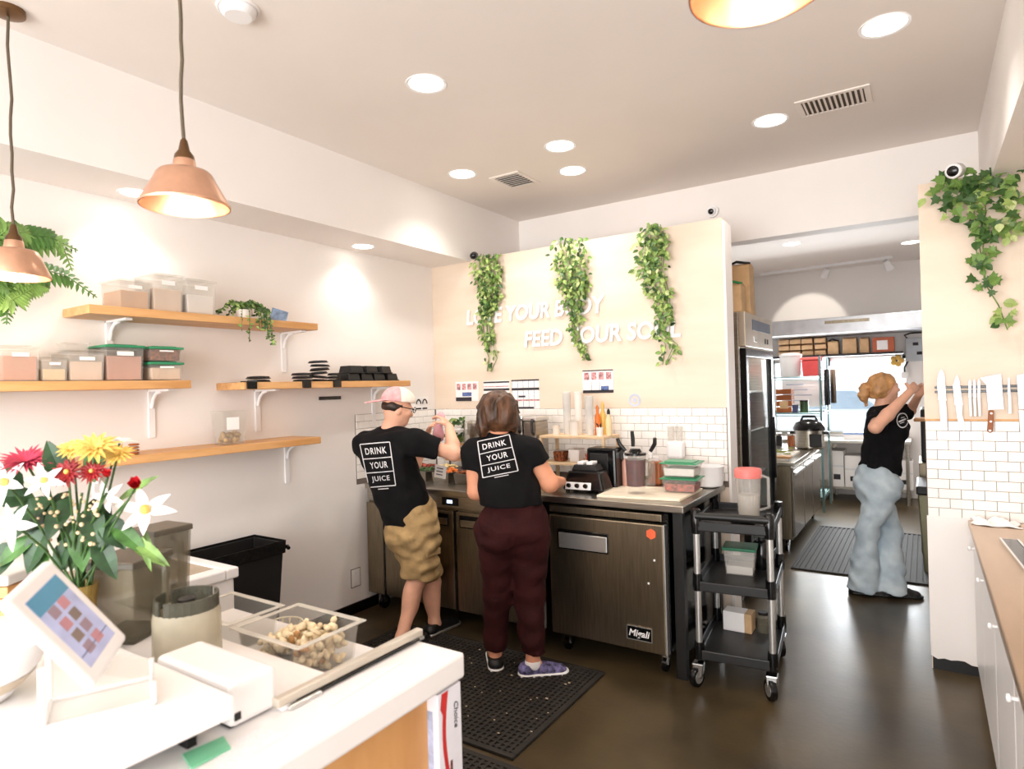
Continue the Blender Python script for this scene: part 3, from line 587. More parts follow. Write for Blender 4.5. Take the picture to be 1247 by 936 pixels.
MB().box(-sc_a, -sc_a+.036, -sc_b, sc_b, .0006, .0012, TM).build('banner', mat('teal_glow', rgb(78, 138, 168), .3, emit=.25), scr)
rn = random.Random(11)
for i in range(4):
    for j in range(2):
        cx, cy = -.034+.030*i, (-.020+.036*j)*Rm.determinant()
        MB().box(cx-.011, cx+.011, cy-.013, cy+.013, .0007, .0013, TM).build('menu_icon', mat('icon_%d' % ((i+j) % 3), (rgb(150, 128, 140), rgb(186, 132, 140), rgb(128, 112, 104))[(i+j) % 3], .4, emit=.2), scr)
MB().box(.058, .0595, -sc_b, sc_b, .0007, .0013, TM).build('divider', mat('dark_blue_line', rgb(60, 56, 96), .4), scr)
A, B = PZ(52, 892, RZ)-base, PZ(188, 858, RZ)-base; u = (B-A).normalized(); wv = Vector((-u.y, u.x, 0))*-1
wv = Vector((u.y, -u.x, 0)); wv = wv if wv.x < 0 else -wv
st = MB(); 
for off in (0.0, .13):
    o_ = wv*off; z1, z2 = Vector((0, 0, .115)), Vector((0, 0, .045)); h = Vector((0, 0, .006))
    st.tube([A+o_+h+Vector((0, 0, .0)), B+o_+h], .0058, 8); st.tube([A+o_+h, A+o_+z1], .0062, 8); st.tube([B+o_+h, B+o_+z2], .0055, 8)
st.tube([A+Vector((0, 0, .006)), A+wv*.13+Vector((0, 0, .006))], .0055, 8); st.tube([B+Vector((0, 0, .006)), B+wv*.13+Vector((0, 0, .006))], .0055, 8)
st.build('stand_frame', m_whitep, t, smooth=True)
pl = MB(); Q = [A+Vector((0, 0, .006)), B+Vector((0, 0, .006)), B+Vector((0, 0, .045)), A+Vector((0, 0, .115))]
pl.add([q+wv*.004 for q in Q]+[q+wv*.126 for q in Q], [(0, 1, 2, 3), (7, 6, 5, 4)]+[(i, (i+1) % 4, 4+(i+1) % 4, 4+i) for i in range(4)]); pl.build('stand_body', m_frost, t)
# bowl at frame edge
p = CP+ray(-30, 800)*1.26; t = thing('mixing_bowl', 'large white bowl beside the register tablet', 'bowl', (p.x, p.y, RZ))
MB().lathe([(.05, 0), (.06, .006), (.105, .06), (.128, .115), (.132, .118), (.124, .116), (.10, .06), (.05, .012), (.002, .010)], 30, cap=False).build('body', m_whitep, t, smooth=True)
MB().lathe([(.052, 0), (.098, .048), (.0985, .05), (.053, .001)], 30, cap=False).build('lower_band', mat('tan_glaze', rgb(206, 190, 168), .4), t, smooth=True)
# wooden crate with white top, at the left end
p = CP+ray(4, 745)*1.86; t = thing('wooden_box', 'wooden box with a white lid behind the white bowl', 'box', (p.x, p.y, CZ), .58)
for i in range(5): bx('slat', -.07, .07, -.07, .07, .004+.034*i, .035+.034*i, m_wood, t, .002)
bx('lid', -.076, .076, -.076, .076, .175, .205, m_whitep, t, .006)
# smoky blender jars
def sq_jar(p, w, h, label, name='square_jar', rz=.0, grp='smoky blender jars on the counter'):
    t = thing(name, label, 'blender jar', p, rz, grp); mb = MB(); open_box(mb, w, w, h, .005, .86); mb.build('jar', m_smoke, t, .010)
    MB().box(-w/2-.004, w/2+.004, -w/2-.004, w/2+.004, h-.02, h).build('rim', mat('grey_rim', rgb(112, 106, 94), .3, alpha=.8), t, .004)
    MB().tube([(w/2, 0, h*.88), (w/2+.035, 0, h*.85), (w/2+.035, 0, h*.35), (w/2*.93, 0, h*.28)], .010, 8).build('handle', m_smoke, t, smooth=True)
    MB().box(-w*.40, w*.40, -w*.40, w*.40, .006, .02).build('blade_mount', m_black, t, .004); return t
def at_depth(px, py, d, z): v = CP+ray(px, py)*d; v.z = z; return v
sq_jar(at_depth(158, 780, 1.86, CZ+.0005), .165, .235, 'square smoky blender jar standing between the vase and the round jar', rz=.45)
sq_jar(at_depth(199, 760, 2.10, CZ+.0005), .13, .27, 'tall smoky blender jar behind the round jar', rz=.1)
p = at_depth(229, 795, 1.70, CZ+.0005); t = thing('round_jar', 'round cloudy jar with a notched dark rim on the counter', 'jar', p)
MB().lathe([(.080, 0), (.085, .006), (.084, .11), (.080, .13), (.078, .13), (.080, .11), (.080, .01), (.002, .008)], 28, cap=False).build('body', mat('cloudy_plastic', rgb(214, 206, 184), .25, var=.1, alpha=.72), t, smooth=True)
mb = MB(); n = 30
for i in range(n):
    if i % 8 == 7: continue
    a0, a1 = 2*math.pi*i/n, 2*math.pi*(i+1)/n; vs = []
    for a in (a0, a1):
        for r in (.074, .080):
            for z in (.125, .165): vs.append((r*math.cos(a), r*math.sin(a), z))
    mb.add(vs, [(0, 1, 3, 2), (4, 6, 7, 5), (0, 4, 5, 1), (2, 3, 7, 6), (1, 5, 7, 3), (0, 2, 6, 4)])
mb.build('notched_rim', mat('dark_smoke', rgb(96, 96, 84), .2, alpha=.75), t); MB().lathe([(.022, .10), (.022, .155), (.010, .16), (.002, .16)], 14).build('blade_hub', m_black, t, smooth=True)
# food pans in the notch
def food_pan(x0, x1, y0, y1, z0, z1, label):
    w, d = x1-x0, y1-y0; t = thing('food_pan', label, 'food pan', ((x0+x1)/2, (y0+y1)/2, z0), 0, 'clear food pans behind the counter')
    open_box(MB(), w-.03, d-.03, z1-z0, .003, .90).build('pan', m_clear, t, .008)
    mb = MB()
    for a in ((-w/2, w/2, -d/2, -d/2+.018), (-w/2, w/2, d/2-.018, d/2), (-w/2, -w/2+.018, -d/2+.018, d/2-.018), (w/2-.018, w/2, -d/2+.018, d/2-.018)): mb.box(*a, z1-z0-.003, z1-z0+.001)
    mb.build('rim', mat('clear_rim', rgb(240, 236, 226), .15, alpha=.55), t, .0012); return t
fp = food_pan(-1.69, -1.385, 1.063, 1.305, .8205, .93, 'clear food pan full of pale broken cauliflower pieces')
rn = random.Random(21); m_caul = mat('cauliflower', rgb(244, 224, 186), .7, var=.12, scale=60, bump=.6, bscale=90); mb = MB()
m_caul2 = mat('cauliflower_brown', rgb(190, 140, 84), .7, var=.3, scale=60)
for i in range(230):
    x, y = rn.uniform(-.118, .118), rn.uniform(-.088, .088); q = 1-(abs(x-.03)/.13)**2*.55; z = .012+rn.random()*.095*q
    if x < -.07: z *= .45
    R_ = Matrix.Rotation(rn.uniform(0, 3), 3, 'X') @ Matrix.Rotation(rn.uniform(0, 3), 3, 'Z'); mb.mi = 1 if rn.random() < .12 else 0
    mb.sphere((x, y, z), (rn.uniform(.012, .024), rn.uniform(.008, .015), rn.uniform(.006, .012)), 6, 4, R_)
o = mb.build('cauliflower_pieces', [m_caul, m_caul2], fp, smooth='all'); o['kind'] = 'stuff'
food_pan(-2.02, -1.735, 1.085, 1.29, .8205, .92, 'empty clear food pan beside the full one')
# chest freezer
t = thing('chest_freezer', 'white chest freezer with sliding glass lids along the left wall', 'freezer', (-3.08, 1.17, 0))
bx('body', -.37, .37, -.57, .57, .04, .75, m_whitep, t, .012); mb = MB()
for a in ((-.385, .385, -.585, -.52), (-.385, .385, .52, .585), (-.385, -.31, -.52, .52), (.31, .385, -.52, .52)): mb.box(*a, .75, .80)
mb.build('rim', m_whitep, t, .008); bx('glass_lid', -.31, .31, -.52, .02, .775, .782, m_smoke, t); bx('glass_lid', -.31, .31, 0, .52, .785, .792, mat('tan_glass', rgb(206, 188, 162), .15, alpha=.75), t)
for sx in (-1, 1):
    for sy in (-1, 1): bx('foot', sx*.33-.03, sx*.33+.03, sy*.52-.03, sy*.52+.03, 0, .04, m_black, t)
# slim trash bin with liner
t = thing('trash_bin', 'tall slim black trash bin with a liner against the left wall', 'bin', (-3.285, 2.07, 0))
open_box(MB(), .28, .53, .735, .006, .80).build('bin', m_black, t, .012); mb = MB(); open_box(mb, .30, .55, .075, .004, .985, .672); 
mb.build('liner', mat('black_film', rgb(16, 16, 16), .25, bump=.6, bscale=25), t, .004); bx('liner_bottom', -.13, .13, -.25, .25, .55, .56, m_black, t)
MB().tube([(.10, .275, .70), (.13, .30, .70), (.15, .29, .695)], .012, 6).build('liner_knot', m_blackg, t, smooth=True)
# small woven basket at the freezer corner
p = PZ(300, 748, .30); t = thing('wire_basket', 'small pale wire basket on a stand beside the freezer', 'basket', (-2.52, 1.86, 0))
rn = random.Random(2); mb = MB()
for i in range(16):
    a = 2*math.pi*i/16; mb.tube([(.07*math.cos(a), .07*math.sin(a), .42), (.085*math.cos(a+.25), .085*math.sin(a+.25), .53)], .003, 5)
    mb.tube([(.07*math.cos(a), .07*math.sin(a), .42), (.085*math.cos(a-.25), .085*math.sin(a-.25), .53)], .003, 5)
for z, r in ((.42, .07), (.475, .078), (.53, .086)): mb.tube([(r*math.cos(k*.3927), r*math.sin(k*.3927), z) for k in range(17)], .004, 5)
mb.build('weave', mat('cream_wire', rgb(226, 214, 186), .5), t, smooth=True); MB().lathe([(.07, 0), (.07, .02), (.02, .03), (.02, .40), (.07, .415), (.07, .42)], 18).build('stand', m_steel, t, smooth=True)
# ================================================================== UTILITY CART
t = thing('utility_cart', 'three-tier black utility cart with aluminium posts and casters', 'cart', (-1.03, 3.315, 0), math.radians(6))
CW, CD = .36, .56
for i, z in enumerate((.17, .53, .845)):
    mb = MB(); open_box(mb, CW+.04, CD+.04, .052, .012, 1.0, z-.03)
    o = mb.build('tray', m_black, t, .006, loc=(CW/2, CD/2, 0))
for x in (0, CW):
    for y in (0, CD):
        MB().lathe([(.017, .14), (.017, .87)], 16, c=(x, y, 0)).build('post', m_alu, t, smooth=True)
        for z in (.14, .50, .80): MB().lathe([(.024, z), (.026, z+.03), (.024, z+.09)], 16, c=(x, y, 0)).build('collar', m_blackg, t, smooth=True)
        c = MB().lathe([(.012, -.014), (.05, -.014), (.053, 0), (.05, .014), (.012, .014)], 22, M=Matrix.Translation((x-.012, y-.028, .053)) @ Matrix.Rotation(.5 if x else -.4, 4, 'Z') @ Matrix.Rotation(math.pi/2, 4, 'Y')).build('caster', m_blackg, t, smooth=True)
        MB().frus(x-.006, y-.010, .05, .125, .022, .03, .03, .03).build('fork', m_chrome, c, .006); MB().lathe([(.032, -.016), (.032, .016)], 18, M=Matrix.Translation((x-.012, y-.028, .053)) @ Matrix.Rotation(.5 if x else -.4, 4, 'Z') @ Matrix.Rotation(math.pi/2, 4, 'Y')).build('hub', m_alu, c, smooth=True)
MB().tube([(0, -.015, .895), (CW, -.015, .895)], .020, 12).build('handle', m_black, t, smooth=True)
for x in (0, CW): MB().lathe([(.026, .84), (.026, .92), (.018, .93)], 14, c=(x, -.004, 0)).build('handle_end', m_blackg, t, smooth=True)
cm = Matrix.Translation((-1.03, 3.315, 0)) @ Matrix.Rotation(math.radians(6), 4, 'Z')
p = cm @ Vector((.23, .30, .8275)); t = thing('water_pitcher', 'frosted tall pitcher with a coral red lid on the cart', 'pitcher', p, .15)
MB().lathe([(.052, 0), (.056, .006), (.068, .24), (.069, .25), (.066, .25), (.053, .01), (.002, .008)], 24, cap=False).build('body', m_frost, t, smooth=True)
MB().lathe([(.072, .235), (.073, .275), (.066, .285), (.002, .286)], 24, cap=False).build('lid', mat('coral_lid', rgb(236, 128, 122), .4, alpha=.92), t, smooth=True); MB().tube([(.067, -.02, .25), (.105, -.03, .24), (.105, -.03, .08), (.058, -.015, .06)], .009, 8).build('handle', m_frost, t, smooth=True)
MB().lathe([(.002, .01), (.052, .01), (.060, .14), (.002, .14)], 20, cap=False).build('water', mat('cloudy_water', rgb(232, 226, 216), .3, alpha=.6), t, smooth=True)
p = cm @ Vector((.22, .12, .8275)); t = thing('black_bowl', 'small black bowl at the front of the cart top', 'bowl', p); MB().lathe([(.05, 0), (.075, .035), (.077, .037), (.07, .035), (.045, .008), (.002, .007)], 22, cap=False).build('body', m_blackg, t, smooth=True); MB().lathe([(.052, -.0), (.052, .003)], 20).build('foot_ring', m_black, t)
p = cm @ Vector((.17, .36, .5125)); t = thing('lidded_tub', 'clear tub with a dark green lid on the middle cart tray', 'container', p, .12)
open_box(MB(), .165, .15, .14, .003, .86).build('tub', m_frost, t, .008); MB().frus(0, 0, .005, .05, .068, .06, .07, .063).build('contents', m_paper, t, .004); bx('lid', -.09, .09, -.082, .082, .137, .155, mat('deep_green', rgb(28, 108, 74), .35), t, .004)
p = cm @ Vector((.27, .50, .5125)); t = thing('black_canister', 'black canister behind the green-lidded tub on the cart', 'canister', p); MB().lathe([(.045, 0), (.048, .01), (.048, .15), (.04, .16), (.002, .162)], 18).build('body', m_blackg, t, smooth=True); MB().lathe([(.02, .162), (.02, .18)], 12).build('knob', m_black, t)
p = cm @ Vector((.13, .46, .1525)); t = thing('paper_carton', 'small white and tan carton at the back of the bottom cart tray', 'carton', p, .0); bx('carton', -.07, .05, -.05, .05, 0, .11, m_paper, t, .003); bx('tan_side', .05, .09, -.05, .05, 0, .11, m_kraft, t, .003)
p = cm @ Vector((.27, .47, .1525)); t = thing('glass_jar', 'small dark glass jar beside the carton on the bottom tray', 'jar', p); MB().lathe([(.035, 0), (.036, .08), (.025, .09), (.025, .10)], 16).build('body', m_smoke, t, smooth=True); MB().lathe([(.028, .10), (.028, .115)], 14).build('lid', m_black, t)
# ================================================================== RIGHT COUNTER
t = thing('side_counter', 'long side counter with warm steel top over white cabinets', 'counter', (.175, D-.03, 0))
RC = .83; yy = -3.6
bx('worktop', 0, 1.0, yy, 0.012, RC-.035, RC, mat('warm_steel', rgb(198, 170, 142), .3, .75, stretch=(1, .2, 1), scale=6, var=.08), t, .006)
bx('carcass', .04, 1.0, yy, -.0, .0, RC-.035, m_white, t)
n = 6; w = -yy/n
for i in range(n):
    d = bx('door', .018, .04, yy+i*w+.006, yy+(i+1)*w-.006, .09, RC-.05, m_whitep, t, .004)
    MB().lathe([(.005, 0), (.005, .012), (.012, .018), (.010, .026), (.001, .028)], 12, M=Matrix.Translation((.018, yy+(i+.85)*w, RC-.13)) @ Matrix.Rotation(-math.pi/2, 4, 'Y')).build('knob', m_whitep, d, smooth=True)
bx('toe_kick', .035, .04, yy, 0, 0, .09, mat('tan_kick', rgb(190, 164, 132), .6), t)
# crumpled cloth
cl = []; n = 14; rn = random.Random(8)
for i in range(n+1):
    for j in range(n+1):
        u_, v_ = i/n-.5, j/n-.5; e = 1-max(abs(u_), abs(v_))*2
        cl.append((u_*.19+.01*math.sin(9*v_), v_*.13+.008*math.sin(11*u_), .004+max(0, .022*math.sin(13*u_+3*v_)+.018*math.sin(17*v_+1))*min(1, e*4+.25)))
mb = MB(); mb.add(cl, [(i*(n+1)+j, (i+1)*(n+1)+j, (i+1)*(n+1)+j+1, i*(n+1)+j+1) for i in range(n) for j in range(n)])
o = mb.build('crumpled_cloth', m_paper, None, smooth='all', loc=(.285, D-.10, RC+.001), sub=1); o.modifiers.new('thick', 'SOLIDIFY').thickness = .003; tag(o, 'crumpled white cloth at the tiled end of the side counter', 'cloth')
a, b = PZ(1240, 657, RC), PZ(1243, 706, RC); t = thing('utensil_tray', 'narrow dark steel-edged tray on the side counter', 'tray', ((a.x+b.x)/2+.01, (a.y+b.y)/2, RC+.0005), .06)
bx('tray', -.030, .030, -.30, .30, 0, .012, m_blackg, t); bx('edge', -.036, -.028, -.30, .30, 0, .016, m_chrome, t); bx('edge', .028, .036, -.30, .30, 0, .016, m_chrome, t)
# ================================================================== KNIFE RACK
t = thing('magnetic_knife_rack', 'pair of dark magnetic knife rails above the tiled column', 'knife rack', (.2, D, 1.5))
for z in (1.533, 1.508): bx('rail', -.155, .55, -.016, 0, z-1.5-.0055, z-1.5+.0055, m_blackg, t, .002)
m_blade = mat('knife_steel', rgb(168, 170, 180), .35, .9, var=.03); m_hw = mat('brown_handle', rgb(150, 88, 48), .5, stretch=(1, 1, 8), scale=8)
YK = D-.0195
def pc(px, py): v = PY(px, py, YK); return (v.x, v.z)
def knife(blade, handle, hm, label, cx, rivets=(), name='kitchen_knife', grp='knives on the magnetic rack'):
    bl = [pc(*q) for q in blade]; hd = [pc(*q) for q in handle]; c = (sum(q[0] for q in bl)/len(bl), min(q[1] for q in hd))
    t = thing(name, label, 'knife', (c[0], YK, c[1]), 0, grp); M_ = Matrix(((1, 0, 0, 0), (0, 0, 1, 0), (0, 1, 0, 0), (0, 0, 0, 1)))
    MB().prism([(q[0]-c[0], q[1]-c[1]) for q in bl], 0, .0025, M_).build('blade', m_blade, t); MB().prism([(q[0]-c[0], q[1]-c[1]) for q in hd], -.010, .010, M_).build('handle', hm, t, .004)
    for r in rivets:
        q = pc(*r); MB().lathe([(.005, 0), (.005, .004), (.001, .0045)], 12, M=Matrix.Translation((q[0]-c[0], -.009, q[1]-c[1])) @ Matrix.Rotation(math.pi/2, 4, 'X')).build('rivet', m_alu, t)
knife([(1146.5, 449.5), (1150, 456), (1152.5, 488), (1143, 487), (1141, 465), (1143, 455)], [(1143, 487), (1152, 488), (1153, 495), (1154, 518), (1149, 521), (1145, 515), (1144, 500)], m_whitep, 'wide white-handled chef knife nearest the kitchen opening', 0)
knife([(1165, 456), (1168, 462), (1172.5, 493), (1163, 493), (1160.5, 470)], [(1163, 493), (1172.5, 493), (1172, 505), (1177, 522), (1174, 525), (1169, 523), (1165, 508)], m_whitep, 'grey-bladed knife with a hooked white handle', 0)
for i, (x, lab) in enumerate(((1181, 'slim white paring knife beside the hooked-handle knife'), (1186.5, 'slim white paring knife in the middle of three alike'), (1192, 'slim white paring knife beside the big cleaver'))):
    knife([(x, 461), (x+1.6, 466), (x+2, 484), (x-1.5, 484), (x-1.4, 465)], [(x-2, 484), (x+2.2, 484), (x+3, 507), (x-.5, 507)], m_whitep, lab, 0)
knife([(1193.5, 460), (1219, 455), (1222.5, 498), (1203.5, 498.5), (1201, 468)], [(1203.8, 499.5), (1210.5, 499.5), (1209.5, 525), (1205.5, 527), (1202, 525)], m_hw, 'big square cleaver with a riveted brown wooden handle', 0, ((1207, 503), (1206.5, 513), (1205.5, 524)), 'cleaver')
knife([(1227, 460), (1229.5, 460), (1230.5, 480), (1227, 480)], [(1227, 480), (1231.5, 480), (1232, 504), (1227.5, 504)], m_whitep, 'slim white knife past the cleaver on its own', 0)
knife([(1238, 457), (1262, 452), (1264, 498), (1241, 498)], [(1240, 499), (1249, 499), (1248, 534), (1243, 534)], m_whitep, 'broad white-handled cleaver at the far end of the rack', 0, (), 'cleaver')
# ================================================================== FLOOR MATS
def mat_rib(name, x0, x1, y0, y1, label, nx, ny, rz=0.0, m=m_rubber, ribs=False):
    t = thing(name, label, 'floor mat', ((x0+x1)/2, (y0+y1)/2, 0), rz, 'rubber floor mats'); w, d = (x1-x0), (y1-y0)
    bx('base', -w/2, w/2, -d/2, d/2, .001, .006, m, t)
    mb = MB(); e = .03
    for a in ((-w/2, w/2, -d/2, -d/2+e), (-w/2, w/2, d/2-e, d/2), (-w/2, -w/2+e, -d/2+e, d/2-e), (w/2-e, w/2, -d/2+e, d/2-e)): mb.box(*a, .006, .014)
    mb.build('border', m, t, .004); mb = MB()
    for i in range(nx): x = -w/2+e+(w-2*e)*(i+.5)/nx; mb.box(x-(w-2*e)/nx*.22, x+(w-2*e)/nx*.22, -d/2+e, d/2-e, .006, .013)
    for j in range(ny): y = -d/2+e+(d-2*e)*(j+.5)/ny; mb.box(-w/2+e, w/2-e, y-(d-2*e)/ny*.2, y+(d-2*e)/ny*.2, .006, .0125)
    mb.build('tread', m, t)['kind'] = 'stuff'
mat_rib('floor_mat', -3.0, -1.515, 2.24, 3.18, 'perforated black rubber mat under the two workers', 46, 28)
mat_rib('floor_mat', -2.2, -1.0, 1.42, 2.20, 'second rubber mat behind the service counter end', 36, 24)
mat_rib('floor_mat', -.985, -.01, 5.72, 7.5, 'ribbed black rubber mat on the kitchen floor', 22, 0)
rn = random.Random(4); mb = MB()
for i in range(40): x, y = rn.uniform(-2.6, -1.55), rn.uniform(2.3, 3.1); s = rn.uniform(.003, .007); mb.box(x-s, x+s, y-s*.7, y+s*.7, .0141, .0155)
tag(mb.build('food_crumbs', mat('crumbs', rgb(200, 180, 150), .8)), 'scattered pale food crumbs on the rubber mat', 'crumbs', kind='stuff')
# ================================================================== KITCHEN
# tall glass-door fridge facing the aisle
t = thing('reach_in_fridge', 'tall stainless glass-door fridge just past the birch partition', 'fridge', (-1.055, 4.66, 0)); L_ = .95
bx('cabinet_back', -.70, -.68, 0, L_, .08, 2.09, m_steel, t); bx('side_panel', -.68, -.05, 0, .03, .08, 2.09, m_steel, t, .004); bx('side_panel', -.68, -.05, L_-.03, L_, .08, 2.09, m_steel, t)
bx('top_panel', -.68, -.05, .03, L_-.03, 2.06, 2.09, m_steel, t); bx('floor_panel', -.68, -.05, .03, L_-.03, .08, .14, m_steel, t)
hd = bx('header', -.05, .0, 0, L_, 1.84, 2.09, mat('warm_steel2', rgb(196, 182, 164), .35, .8, var=.05), t, .006); bx('badge', .0, .003, .22, .85, 1.97, 2.05, mat('slate_badge', rgb(88, 96, 118), .4), hd, .001)
for y, w in ((.30, .06), (.66, .03), (.75, .03)): bx('switch', .0, .004, y-w/2, y+w/2, 1.885, 1.925, m_black if y > .5 else m_chrome, hd, .001)
d = MB()
for a in ((0, L_, .16, .22), (0, L_, 1.77, 1.83), (0, .07, .22, 1.77), (L_-.07, L_, .22, 1.77)): d.box(-.045, .0, a[0], a[1], a[2], a[3])
d = d.build('door_frame', m_blackg, t, .004); bx('door_glass', -.025, -.020, .07, L_-.07, .22, 1.77, m_glass, d); bx('door_handle', .0, .03, .80, .83, .8, 1.3, m_blackg, d, .006)
for z in (.5, .85, 1.2, 1.5): bx('fridge_shelf', -.66, -.08, .04, L_-.04, z, z+.012, m_alu, t)
bx('glow_panel', -.30, -.20, .15, .80, 2.04, 2.06, m_lamp, t)  # glowing panel added for the fill lamp, no visible fitting
fl_ = bpy.data.lights.new('fridge_fill_lamp', 'AREA'); fl_.shape = 'RECTANGLE'; fl_.size = .1; fl_.size_y = .65; fl_.energy = 14; fl_.color = (.92, .97, 1); fo_ = bpy.data.objects.new('fridge_fill_lamp', fl_); COL.objects.link(fo_); fo_.parent = t; fo_.location = (-.12, .475, 2.03)  # unseen lamp added to brighten the dark tubs behind the glass
for x in (-.6, -.1):
    for y in (.08, L_-.08): caster(t, x, y, .03)
rn = random.Random(12); pal = [m_paper, m_red, mat('teal_box', rgb(70, 140, 150), .5), mat('brown_jar', rgb(140, 96, 62), .4), mat('pale_tub', rgb(226, 226, 228), .4), mat('olive_jar', rgb(150, 148, 84), .4)]
nm = ['white', 'red', 'teal', 'brown', 'pale', 'olive']; lv = {.14: 'on the fridge floor', .512: 'on the lowest fridge shelf', .862: 'on the second fridge shelf', 1.212: 'on the third fridge shelf', 1.512: 'on the top fridge shelf'}
for z in (.14, .512, .862, 1.212, 1.512):
    ci = list(range(6)); rn.shuffle(ci); y = .10
    for j in range(4):
        w = rn.uniform(.11, .15); h = rn.uniform(.12, .22); k = ci[j]; c = thing('fridge_tub', '%s lidded tub %s of the glass-door fridge' % (nm[k], lv[z][:-7].replace('on the ', 'on the ') + ('fridge floor' if z < .2 else 'shelf')) if False else '%s lidded tub standing %s' % (nm[k], lv[z]), 'container', (-1.055-.22, 4.66+y+w/2, z+.0005), 0, 'tubs inside the glass-door fridge')
        MB().frus(0, 0, 0, h, w/2*.88, w/2*.88, w/2, w/2).build('tub', pal[k], c, .01); bx('lid', -w/2-.004, w/2+.004, -w/2-.004, w/2+.004, h, h+.012, m_frost if k else m_green, c, .003); y += w+.05
# kraft boxes on the fridge
def kraft(p, w, d, h, label, top=None, rz=0.0, cat='paper bag', grp='kraft packages', name='kraft_bag'):
    t = thing(name, label, cat, p, rz, grp); mb = MB(); mb.frus(0, 0, 0, h, w/2, d/2, w/2*.96, d/2*.93); mb.build('bag', m_kraft, t, .008)
    mb = MB(); mb.prism([(-d/2*.9, h), (d/2*.9, h), (0, h+.02)], -w/2*.93, w/2*.93, Matrix(((0, 0, 1, 0), (1, 0, 0, 0), (0, 1, 0, 0), (0, 0, 0, 1)))); mb.build('fold', m_kraft, t, .002)
    if top: MB().tube([(-w/2*.9, -d*.2, h+.012), (-w*.1, -d*.25, h+.035), (w/2*.95, -d*.2, h+.012)], .010, 8).build('tie', top, t, smooth=True)
    return t
m_gt = mat('green_tie', rgb(46, 134, 76), .5)
kraft((-1.15, 4.78, 2.0905), .13, .16, .20, 'kraft bag with green tie at the near corner of the fridge top', m_gt)
kraft((-1.15, 4.97, 2.0905), .17, .17, .37, 'tall kraft bag with black tie on the fridge top', m_black)
kraft((-1.36, 4.79, 2.0905), .15, .16, .33, 'kraft bag with green tie at the back of the fridge top', m_gt)
# steel cabinet table
t = thing('prep_cabinet', 'stainless kitchen cabinet table on casters with doors along the aisle', 'cabinet', (-1.03, 6.25, 0))
bx('carcass', -.70, -.02, 0, 1.75, .12, .80, m_steel2, t, .004); bx('worktop', -.72, .01, -.02, 1.77, .80, .835, m_steel, t, .005)
for i in range(3):
    d = bx('door', -.02, .0, .02+i*.577, .577*(i+1)-.01, .14, .78, m_steel, t, .005); bx('door_handle', .0, .025, .05+i*.577, .53+i*.577, .71, .735, m_alu, d, .004)
for x in (-.64, -.08):
    for y in (.08, 1.66): caster(t, x, y, .05)
ZK = .8355
t = tag(bx('chopping_board', -.60, -.06, -.0, .75, 0, .025, mat('board_pale', rgb(240, 234, 222), .5), None, .004, loc=(-1.03, 6.29, ZK)), 'large pale chopping board on the kitchen cabinet', 'chopping board')
t = tag(bx('wood_board', -.30, .12, -.06, .06, 0, .02, m_wood, None, .003, loc=(-1.18, 6.36, ZK+.026)), 'narrow brown wooden board lying on the pale chopping board', 'chopping board')
rn = random.Random(31); mb = MB()
for i in range(40): mb.sphere((-1.30+rn.uniform(-.14, .16), 6.75+rn.uniform(-.16, .16), ZK+.036+rn.uniform(0, .03)), (rn.uniform(.02, .04), rn.uniform(.01, .02), .008), 6, 4)
tag(mb.build('chopped_greens', mat('leafy_green', rgb(150, 160, 70), .6, var=.4, scale=30)), 'heap of chopped greens on the pale chopping board', 'vegetables', kind='stuff')
p = Vector((PY(986, 540, 7.55).x, 7.55, ZK)); t = thing('pressure_cooker', 'round steel electric cooker with a black domed lid on the kitchen cabinet', 'cooker', p)
MB().lathe([(.13, 0), (.15, .02), (.15, .20), (.155, .205)], 26).build('body', m_steel, t, smooth=True); MB().lathe([(.165, .205), (.165, .23), (.13, .29), (.05, .32), (.002, .325)], 26).build('lid', m_blackg, t, smooth=True)
MB().tube([(-.08, 0, .30), (-.06, 0, .35), (.06, 0, .35), (.08, 0, .30)], .014, 8).build('handle', m_black, t, smooth=True); bx('control_panel', .02, .14, -.165, -.13, .03, .17, m_black, t, .006)
for sx in (-1, 1): bx('grip', sx*.17-.025, sx*.17+.025, -.04, .04, .16, .19, m_black, t, .006)
for px, lab, col in ((948, 'small dark jar by the wire rack on the kitchen cabinet', m_black), (964, 'small amber jar by the cooker on the kitchen cabinet', m_amber)):
    p = Vector((PY(px, 545, 7.8).x, 7.8, ZK)); t = thing('spice_jar', lab, 'jar', p); MB().lathe([(.045, 0), (.047, .1), (.035, .12)], 14).build('body', col, t, smooth=True); MB().lathe([(.04, .12), (.04, .145)], 14).build('lid', m_chrome, t)
# wire rack
RX0, RX1, RY0, RY1 = -1.72, -1.04, 8.3, 8.95
t = thing('wire_rack', 'tall chrome wire shelving rack by the kitchen window', 'rack', (RX0, RY0, 0)); w, d = RX1-RX0, RY1-RY0; m_post = mat('teal_steel', rgb(120, 148, 150), .3, .9)
for x in (0, w):
    for y in (0, d): MB().lathe([(.014, 0), (.014, 1.86), (.004, 1.87)], 10, c=(x, y, 0)).build('post', m_post, t, smooth=True)
for z in (.18, 1.18, 1.62):
    mb = MB()
    for i in range(16): q = d*(i+.5)/16; mb.tube([(0, q, z), (w, q, z)], .0035, 5)
    for a in (((0, 0), (w, 0)), ((0, d), (w, d)), ((0, 0), (0, d)), ((w, 0), (w, d))): mb.tube([(*a[0], z), (*a[1], z)], .007, 6); mb.tube([(*a[0], z-.03), (*a[1], z-.03)], .005, 6)
    mb.build('shelf_grid', m_post, t, smooth=True)['kind'] = 'stuff'
def on_rack(px, z, y): v = PY(px, 480, y); return Vector((v.x, y, z+.0045))
